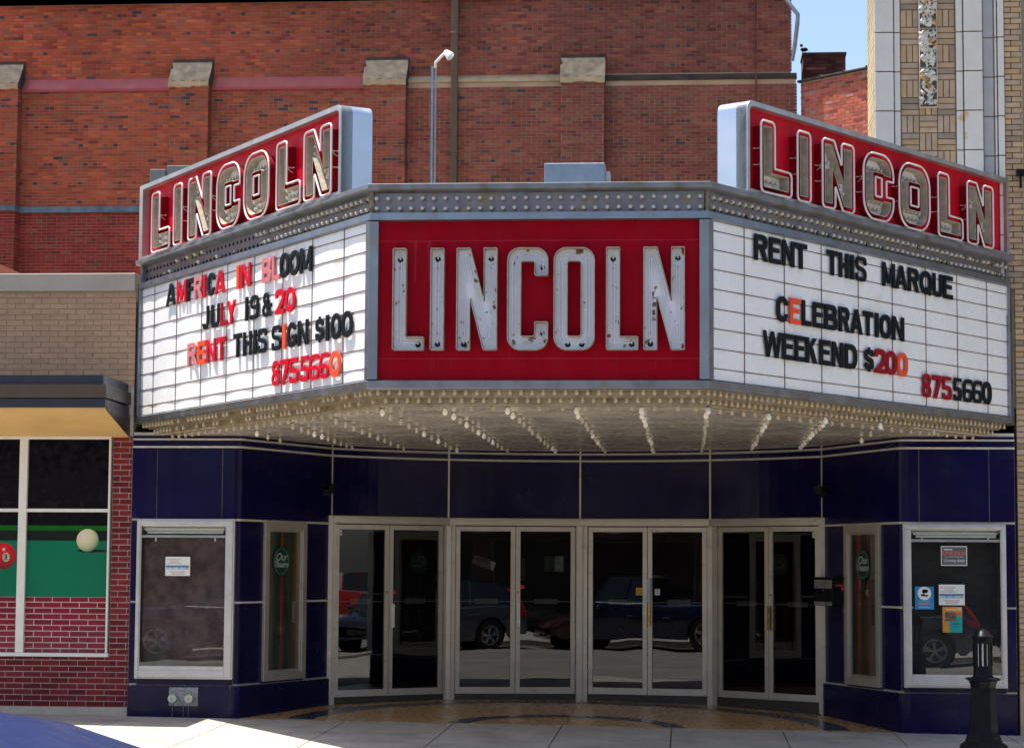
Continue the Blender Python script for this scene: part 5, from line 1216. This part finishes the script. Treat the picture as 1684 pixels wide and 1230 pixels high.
for W_, lines, side in ((WL, LEFT, 'left'), (WR, RIGHT, 'right')):
    for word, cols, line, boxes in lines:
        for i, (chr_, ck, (s0, s1, zb, zt)) in enumerate(zip(word, cols, boxes)):
            ds = .083 if W_.sg > 0 else .101; s0, s1, zb, zt = s0+ds, s1+ds, zb+.012, zt+.012
            w_ = abs(s1-s0); h_ = .262; tk = .057 if chr_ not in 'MW' else .052; g_ = .008*(1 if s1 > s0 else -1)
            zm = (zb+zt)/2-.0; z0 = zm-h_/2; 
            if chr_ in '6985S': tk = .049
            if chr_ in 'I1': tk = min(w_*.8, .066)
            else: s0, s1 = s0+g_, s1-g_; w_ = abs(s1-s0)
            lp, = letter_loops(chr_, w_, h_, tk, False, [0.], 64)
            a0 = max(s0, s1) if W_.sg < 0 else min(s0, s1)
            T = (lambda a, b, d: W_.P(a0-a, z0+b, d)) if W_.sg < 0 else (lambda a, b, d: W_.P(a0+a, z0+b, d))
            mb = MB(); flat_fill(mb, lp, T, .016, .001); fr_ = mb.v
            kind = 'digit' if chr_.isdigit() else ('dollar sign' if chr_ == '$' else ('ampersand' if chr_ == '&' else 'letter '+chr_))
            what = f'{chr_}' if chr_.isdigit() else ''
            lab = f"{CN[ck][0]} {kind} {what}, {ORD[i]} in {word}, {line} line of the {side} board".replace('  ', ' ').replace(' ,', ',')
            ctr = Vector(T(w_/2, h_/2, .009)); me = mb.mesh('sign_letter', CN[ck][1], ctr)
            o = inst('sign_letter', me, ctr); tag(o, lab, 'sign letter', f'changeable letters on the {side} white board')
            o.rotation_euler = (0, 0, 0)
            for a in (.2, .8): pass

# ------------------------------------------------------------------ things on the roofs
pole = thing('gooseneck_pole', 'tall galvanised channel pole with a small flood lamp behind the marquee', 'light pole', (-2.22, 5, 4.9))
mb = MB(); mb.box(-2.250, -2.220, 4.985, 5.015, 4.9, 8.90); mb.build('pole', M_galv, pole)
mb = MB(); mb.box(-2.195, -2.175, 4.985, 5.015, 4.9, 8.92); mb.build('channel', M_galv, pole)
hm = MB()
for k in range(60): hm.box(-2.205, -2.20, 4.984, 4.99, 5.2+k*.062, 5.225+k*.062)
for k in range(8): hm.box(-2.216, -2.194, 4.99, 5.01, 5.2+k*.5, 5.24+k*.5)
hm.build('channel_rungs', M_cap, pole)
MB().tube([(-2.19, 5, 8.88), (-2.19, 4.98, 8.95), (-2.08, 4.95, 9.06), (-2.03, 4.93, 9.09)], .022, 8).build('lamp_arm', M_white, pole, smooth=True)
MB().lathe([(.02, -.03), (.045, 0), (.058, .05), (.068, .10), (.06, .105), (.04, .08), (0, .07)], (-2.03, 4.93, 9.09), (.62, -.25, -.62), 14).build('lamp_head', pm('lamp_white', (.82, .84, .88), .25, .2), pole, smooth=True)
bx = MB(); bx.box(-.115, .548, -2.5, -1.95, 5.38, 6.10); tag(bx.build('metal_box', M_galv, None, bevel=.01), 'pale grey sheet metal box on the marquee roof behind the centre', 'metal box')
bk2 = MB(); bk2.box(.55, .60, -2.4, -2.1, 5.6, 6.02); bk2.build('side_cover', M_alu, bpy.data.objects['metal_box'])
for (x0, x1, z1, y0, lab) in ((-5.30, -5.105, 6.66, .75, 'small grey metal box behind the far end of the left sign'), (-5.095, -4.80, 6.71, .78, 'taller grey metal box right behind the smaller one at the left sign')):
    mb = MB(); mb.box(x0, x1, y0, y0+.25, 4.9, z1); tag(mb.build('metal_box', pm('dull_grey_metal', (.20, .20, .19), .5, .4), None, bevel=.006), lab, 'metal box', 'grey boxes behind the left sign')

# ------------------------------------------------------------------ bollard
bl = thing('bollard', 'black cast iron lantern bollard on the sidewalk at the right', 'bollard', (4.43, -3.4, -.235))
def oct_(prof, name, n=8, mat=M_blackp, sm=False, ph=math.pi/8): return MB().lathe(prof, (4.43, -3.4, 0), (0, 0, 1), n, ph=ph).build(name, mat, bl, smooth=sm)
oct_([(.25, -.235), (.25, -.075), (.235, -.05)], 'base'); oct_([(.235, -.05), (.19, -.02), (.178, .02), (.178, .03)], 'base_moulding')
oct_([(.172, .03), (.150, .08), (.128, .52), (.135, .55)], 'shaft'); oct_([(.135, .55), (.15, .585), (.182, .600), (.182, .612), (.13, .622)], 'collar')
oct_([(.110, .622), (.096, .645), (.096, .735)], 'lantern_foot', 24, sm=True)
oct_([(.080, .735), (.080, .965)], 'lamp_tube', 20, pm('opal_lamp_glass', (.92, .95, .92), .4), True)
mb = MB()
for k in range(12):
    a = 2*math.pi*k/12+.14; c, s_ = math.cos(a), math.sin(a); P = []
    for z in (.735, .965):
        for r_, w_ in ((.098, -.016), (.098, .016), (.082, .014), (.082, -.014)): P.append((4.43+r_*c-w_*s_, -3.4+r_*s_+w_*c, z))
    mb.hexa(P)
mb.build('lantern_bars', M_blackp, bl)
oct_([(.096, .965), (.096, 1.02), (.108, 1.022), (.108, 1.035), (.085, 1.05), (.06, 1.085), (.025, 1.108), (0, 1.112)], 'dome', 24, sm=True)

# ------------------------------------------------------------------ cars
def car(label, col, loc, rotz, L_=4.6, Wd=1.82, kind='suv', group=None, name='parked_car'):
    """car along +x (front at +x), wheels on z=0"""
    t = thing(name, label, 'pickup truck' if kind == 'pickup' else 'car', (0, 0, 0), group)
    paint = pm('car_paint_'+'_'.join('%03d' % int(c*999) for c in col), col, .22, .35, var=.04, coat=1.); h = L_/2
    if kind == 'suv': top = [(-h, .75), (-h+.08, 1.02), (-h+.35, 1.08), (.95, 1.02), (1.5, .98), (h-.25, .84), (h-.04, .70), (h, .55)]; roof = [(-h+.12, 1.06), (-h+.42, 1.52), (-h+.75, 1.64), (-.2, 1.68), (.45, 1.60), (1.12, 1.02)]; wr = .36
    elif kind == 'sedan': top = [(-h, .70), (-h+.06, .94), (-h+.5, .98), (.9, .94), (1.25, .86), (h-.60, .77), (h-.30, .68), (h-.10, .55), (h, .38)]; roof = [(-h+.55, .97), (-h+1.15, 1.36), (-.3, 1.44), (.3, 1.38), (.80, .94)]; wr = .33
    elif kind == 'van': top = [(-h, .75), (-h+.06, 1.05), (-h+.3, 1.10), (1.7, 1.04), (h-.25, .90), (h-.04, .72), (h, .55)]; roof = [(-h+.05, 1.08), (-h+.16, 1.50), (-h+.30, 1.66), (-h+.60, 1.745), (-.5, 1.765), (.5, 1.762), (.9, 1.75), (1.08, 1.725), (1.25, 1.67), (1.80, 1.03)]; wr = .35
    else: top = [(-h, .70), (-h+.02, 1.12), (-.35, 1.14), (1.1, 1.14), (h-.35, 1.10), (h-.05, .98), (h, .6)]; roof = [(-.35, 1.13), (-.25, 1.78), (.0, 1.84), (.75, 1.80), (1.25, 1.14)]; wr = .41
    def interp(P, x):
        for (a, b), (c, d) in zip(P, P[1:]):
            if x <= c: return b+(d-b)*max(0, (x-a))/(c-a)
        return P[-1][1]
    wx = (-h+.92, h-.93)
    xs_ = sorted(set([round(v, 3) for v in np.linspace(-h, h, 44)]+[round(x, 3) for x, _ in top]))
    rows_ = []
    for x in xs_:
        e = 1-.10*max(0, (abs(x)-h+.6)/.6)**2; hw = Wd/2*e; zt = interp(top, x); zb = .26+(.10 if abs(x) > h-.3 else 0)
        for w_ in wx:
            if abs(x-w_) < wr+.05: zb = max(zb, wr+math.sqrt((wr+.05)**2-(x-w_)**2))
        crown = .05 if x > .9 or kind != 'pickup' else .02; zc = zt+crown*.6
        zm = (zb+zt)/2; sec = [(-hw*.93, zb), (-hw*1.0, max(zb+.02, .55)), (-hw*1.0, max(zb+.03, zt*.80)), (-hw*.965, zt-.02), (-hw*.88, zt+.012), (-hw*.45, zc-.008), (0, zc), (hw*.45, zc-.008), (hw*.88, zt+.012), (hw*.965, zt-.02), (hw*1.0, max(zb+.03, zt*.80)), (hw*1.0, max(zb+.02, .55)), (hw*.93, zb)]
        rows_.append([(x, y, z) for y, z in sec])
    mb = MB(); m_ = len(rows_[0]); V = [p for r in rows_ for p in r]; fs = [(i*m_+j, i*m_+j+1, (i+1)*m_+j+1, (i+1)*m_+j) for i in range(len(rows_)-1) for j in range(m_-1)]
    fs += [tuple(range(m_)), tuple((len(rows_)-1)*m_+j for j in reversed(range(m_)))]; mb.add(V, fs); mb.build('body', paint, t, smooth=True)
    # cabin: tinted glass volume, roof skin, pillars
    gw = lambda z, zt0: Wd/2*(.90-.20*(z-zt0)/.7)
    z0 = interp(top, 0)-.02; cab = MB(); P = [(x, z) for x, z in roof]; 
    vs = []
    for x, z in P: hw = gw(z, 1.0); z = z-.07 if kind == 'van' and z > 1.6 else z; vs += [(x, -hw, z), (x, hw, z)]
    n_ = len(P); base = [(P[0][0], -gw(1, 1), .9), (P[0][0], gw(1, 1), .9), (P[-1][0], -gw(1, 1), .9), (P[-1][0], gw(1, 1), .9)]
    fs = [(2*i, 2*i+1, 2*i+3, 2*i+2) for i in range(n_-1)]; fs += [tuple([2*i for i in range(n_)]), tuple([2*i+1 for i in reversed(range(n_))])]
    cab.add(vs, fs); cab.build('windows', pm('tinted_car_glass', (.012, .016, .016), .05, coat=1), t)
    rf = MB(); 
    for i in range(1, n_-2):
        (xa, za), (xb, zb_) = P[i], P[i+1]; ha, hb = gw(za, 1)+.004, gw(zb_, 1)+.004; rf.add([(xa, -ha, za+.004), (xa, ha, za+.004), (xb, hb, zb_+.004), (xb, -hb, zb_+.004), (xa, -ha, za-.03), (xa, ha, za-.03), (xb, hb, zb_-.03), (xb, -hb, zb_-.03)], [(0, 1, 2, 3), (0, 3, 7, 4), (1, 2, 6, 5), (0, 1, 5, 4), (2, 3, 7, 6)])
    if kind == 'van':
        rf = MB(); n2 = 9; G = []
        for x, z in P[1:-1]:
            hw = gw(z, 1)+.006; G.append([(x, hw*math.sin(q), z-.05+.075*math.cos(q)) for q in np.linspace(-math.pi/2, math.pi/2, n2)])
        V = [p for r in G for p in r]; rf.add(V, [(i*n2+j, i*n2+j+1, (i+1)*n2+j+1, (i+1)*n2+j) for i in range(len(G)-1) for j in range(n2-1)])
    rf.build('roof', paint if kind != 'van' else pm('blue_van_paint', tuple(.40*c for c in col), .36, .0, var=.05, spec=.16), t, smooth=kind == 'van')
    pl = MB()
    if kind == 'van': P = [(x, z-.09 if z > 1.6 else z) for x, z in P]
    for sy in (-1, 1):
        for xa, xb, za, zb_ in ((P[-1][0], P[-2][0], P[-1][1], P[-2][1]), (P[0][0], P[1][0], P[0][1], P[1][1])): pl.tube([(xa, sy*(gw(za, 1)+.0), za), (xb, sy*(gw(zb_, 1)), zb_)], .028, 6)
        for f_ in (.42, .72 if kind == 'suv' else .42):
            x = P[0][0]+(P[-1][0]-P[0][0])*f_; pl.tube([(x, sy*(gw(1, 1)+.003), 1.0), (x-.06, sy*(gw(P[3 if n_ > 4 else 2][1], 1)+.003), P[2][1]-.02)], .026, 5)
    pl.build('pillars', paint, t)
    for w_ in wx:
        for sy in (-1, 1):
            y = sy*(Wd/2-.11); wh = MB().lathe([(wr*.62, -.10), (wr*.94, -.11), (wr, -.08), (wr, .08), (wr*.94, .11), (wr*.62, .10)], (w_, y, wr), (0, sy, 0), 28).build('wheel', pm('tyre_rubber', (.018, .018, .018), .8), t, smooth=True)
            rm = MB(); rm.lathe([(wr*.63, .09), (wr*.58, .06), (wr*.2, .03), (0, .03)], (w_, y, wr), (0, sy, 0), 28)
            for s5 in range(5):
                a = 2*math.pi*s5/5+.3; 
                for da in (-.14, .14): rm.tube([(w_, y+sy*.095, wr), (w_+wr*.6*math.cos(a+da), y+sy*.10, wr+wr*.6*math.sin(a+da))], .022, 5)
            rm.lathe([(wr*.66, .085), (wr*.66, .105), (wr*.58, .105), (wr*.58, .085)], (w_, y, wr), (0, sy, 0), 28); rm.build('rim', pm('alloy_rim', (.45, .46, .48), .22, .9), wh, smooth=True)
            MB().lathe([(wr+.06, -.25), (wr+.06, .02)], (w_, y-sy*.04, wr), (0, sy, 0), 24).build('wheel_well', M_dark, t)
    for sy in (-1, 1):
        tl = MB()
        if kind == 'suv': tl.tube([(-h+.05, sy*Wd*.44, .92), (-h+.07, sy*Wd*.455, 1.05), (-h+.22, sy*Wd*.43, 1.25), (-h+.40, sy*Wd*.40, 1.48)], .045, 6); tl.box(-h-.01, -h+.26, min(sy*Wd*.36, sy*Wd*.475), max(sy*Wd*.36, sy*Wd*.475), .86, 1.0)
        else: tl.box(-h-.01, -h+.12, min(sy*Wd*.34, sy*Wd*.47), max(sy*Wd*.34, sy*Wd*.47), .72, .90)
        tl.build('taillight', pm('taillight_red', (.55, .004, .01), .12, coat=1), t, bevel=.01)
        hl = MB(); zl = interp(top, h-.18)-.10; hl.box(h-.26, h-.09, min(sy*Wd*.28, sy*Wd*.44), max(sy*Wd*.28, sy*Wd*.44), zl-.09, zl); hl.build('headlight', pm('headlight_glass', (.7, .72, .75), .08, .3, coat=1), t, bevel=.03)
        MB().ball((.70 if kind == 'sedan' else 1.0, sy*(Wd/2+.06), 1.02), .10, 10, 6, sc=(.6, 1, .7)).build('mirror', paint, t, smooth=True)
        MB().box(-.9, -.72, sy*Wd/2-.008, sy*Wd/2+.012, .86, .88).build('door_handle', M_alu, t); MB().box(.1, .28, sy*Wd/2-.008, sy*Wd/2+.012, .86, .88).build('door_handle', M_alu, t)
    sm_ = MB(); 
    for sy in (-1, 1): sm_.tube([(P[0][0]+.2, sy*(gw(1, 1)+.006), 1.04 if kind != 'pickup' else 1.15), (P[-1][0]-.1, sy*(gw(1, 1)+.006), 1.02 if kind != 'pickup' else 1.15)], .010, 4)
    sm_.build('window_trim', pm('dull_trim', (.12, .12, .13), .45, .5), t)
    MB().box(-h-.03, -h+.05, -Wd*.42, Wd*.42, .40, .60).build('bumper', M_blackp if kind != 'sedan' else paint, t, bevel=.03); MB().box(h-.05, h-.01, -Wd*.36, Wd*.36, .26, .34).build('bumper', M_blackp if kind != 'sedan' else paint, t, bevel=.03)
    MB().box(-h-.035, -h-.02, -.16, .16, .66, .80).build('number_plate', M_white, t)
    MB().box(h-.06, h+.005, -.45, .45, .37, .50).build('grille', M_blackp if kind != 'sedan' else paint, t, bevel=.01)
    t.location = loc; t.rotation_euler = (0, 0, rotz); return t
RZ = -.37
car('blue van parked across the street, only its roof in the lower left corner', (.005, .020, .14), (-1.0, -21.95, RZ+.022), 0, 4.8, 1.84, 'van')
car('dark blue van beside the camera, only its roof edge in the lower right corner', (.010, .030, .15), (3.72, -24.2, -.23), 0, 4.8, 1.84, 'van')
car('charcoal sport utility car with red taillights across the street, mirrored in the door glass', (.07, .085, .11), (5.30, -21.8, RZ), math.pi, 4.4, 1.82, 'suv')
car('dark red car parked across the street behind the charcoal utility car', (.05, .006, .01), (10.4, -21.8, RZ), math.pi, 4.5, 1.80, 'sedan')
car('dark blue pickup truck parked across the street, left of the camera', (.012, .02, .07), (-8.2, -21.8, RZ), math.pi, 5.4, 1.95, 'pickup', name='pickup_truck')
car('silver car parked across the street left of the blue pickup', (.35, .36, .38), (-14.2, -21.8, RZ), math.pi, 4.5, 1.80, 'sedan')
car('bright red pickup truck far down the street, mirrored in the leftmost door', (.50, .008, .008), (46, -16.2, RZ), math.pi*.42, 5.6, 1.98, 'pickup', name='pickup_truck')
car('black car parked at the near kerb down the street to the right', (.01, .01, .012), (22.6, -6.25, RZ), math.pi, 4.6, 1.80, 'sedan')
car('black utility car parked at the near kerb down the street to the left', (.01, .012, .014), (-17.0, -6.2, RZ), math.pi, 4.6, 1.86, 'suv')

# ------------------------------------------------------------------ the other side of the street (seen in the glass)
def shop(x0, x1, h, col, lab, awn):
    t = thing('shop_building', lab, 'building', ((x0+x1)/2, -33, -.23)); Mw = pm('shop_wall_%03d' % int(x0*7+500), col, .85, var=.15, scale=2)
    MB().box(x0, x1, -44, -31.3, -.4, h).build('wall', Mw, t); Mg = pm('shop_glass', (.02, .022, .025), .06, coat=1)
    n_ = max(2, int((x1-x0)/3.2)); w_ = (x1-x0)/n_
    for k in range(n_):
        a = x0+k*w_; fo = MB().box(a+.3, a+w_-.3, -31.3, -31.22, .15, 2.5).build('window', pm('shop_frame', (.10, .10, .10), .4), t); MB().box(a+.38, a+w_-.38, -31.22, -31.20, .23, 2.42).build('pane', Mg, fo)
        if h > 6:
            fo = MB().box(a+w_/2-.55, a+w_/2+.55, -31.3, -31.22, 4.2, 6.0).build('window', MATS['shop_frame'], t); MB().box(a+w_/2-.47, a+w_/2+.47, -31.22, -31.20, 4.28, 5.92).build('pane', Mg, fo)
    if awn:
        A = MB(); nn = int((x1-x0)/.16)
        for k in range(nn): a = x0+(x1-x0)*k/nn; A.prism([(a, -31.3, 3.9), (a, -29.6, 2.75), (a, -29.6, 2.70), (a, -31.3, 3.82)], (.10, 0, 0)); A.prism([(a+.1, -31.3, 3.87), (a+.1, -29.6, 2.73), (a+.1, -29.6, 2.70), (a+.1, -31.3, 3.82)], (.06, 0, 0))
        A.build('awning', pm('awning_metal', (.05, .045, .045), .5), t, stuff=True)
    MB().box(x0-.05, x1+.05, -31.4, -31.1, h, h+.25).build('cornice', M_stone, t)
shop(-60, -34, 8, (.22, .16, .12), 'tan two storey shop across the street at the far left', False)
shop(-33.9, -14, 7.5, (.12, .05, .04), 'dark red brick shop across the street to the left', True)
shop(-13.9, 2, 4.2, (.10, .07, .06), 'low brown brick shop with ribbed metal awning across the street', True)
shop(2.1, 21, 8.5, (.09, .06, .055), 'tall dark brick shop with ribbed awning across the street', True)
shop(21.1, 46, 5, (.16, .10, .08), 'low brick shop across the street to the right', False)
shop(46.1, 70, 8, (.18, .15, .12), 'grey brown shop across the street at the far right', False)
def tree(x, y, h, lab, seed):
    g = random.Random(seed); t = thing('street_tree', lab, 'tree', (x, y, -.3)); tr = MB(); tr.lathe([(.22, -.3), (.16, h*.3), (.09, h*.6), (.03, h*.9)], (x, y, 0), (0, 0, 1), 9)
    ends = []
    for k in range(11):
        a = g.uniform(0, 6.28); z = h*g.uniform(.3, .6); l = g.uniform(1.2, 2.6); e = (x+l*math.cos(a), y+l*math.sin(a), z+g.uniform(.8, 2.2)); tr.tube([(x, y, z), ((x+e[0])/2, (y+e[1])/2, (z+e[2])/2+.25), e], .04, 5); ends.append(e)
    tr.build('trunk', pm('bark', (.08, .06, .045), .9), t); cr = MB()
    for e in ends+[(x, y, h*.85), (x, y, h*.7)]:
        for _ in range(260):
            v = Vector((g.gauss(0, .75), g.gauss(0, .75), g.gauss(0, .55))); c = Vector(e)+v; u = Vector((g.uniform(-1, 1), g.uniform(-1, 1), g.uniform(-1, 1))).normalized()*.10; w_ = u.cross(Vector((g.uniform(-1, 1), g.uniform(-1, 1), 1))).normalized()*.07; cr.add([c-u, c+w_, c+u, c-w_], [(0, 1, 2, 3)])
    cr.build('crown', pm('tree_leaves', (.045, .09, .02), .6, var=.4, scale=2), t, stuff=True)
tree(27, -3.2, 8, 'leafy street tree on the near pavement to the right', 3); tree(38, -24, 8.5, 'leafy street tree on the far pavement to the right', 4)
tree(48, -3.4, 8, 'leafy street tree further along the near pavement to the right', 8); tree(-30, -3.2, 8, 'leafy street tree on the near pavement to the left', 5); tree(-44, -24.5, 9, 'leafy street tree on the far pavement to the left', 6)
# neighbours along the near side, beyond the frame
nb_ = thing('neighbour_building', 'brick neighbour building beyond the left edge', 'building', (-20, 5, 0)); MB().box(-45, -9.6, 0, 14, -.4, 6.5).build('wall', pm('neighbour_brick', (.26, .10, .07), .85), nb_)
nb_ = thing('neighbour_building', 'brick neighbour building beyond the right edge', 'building', (20, 5, 0)); MB().box(9.6, 45, 0, 14, -.4, 7.5).build('wall', pm('neighbour_tan', (.30, .22, .14), .85), nb_)
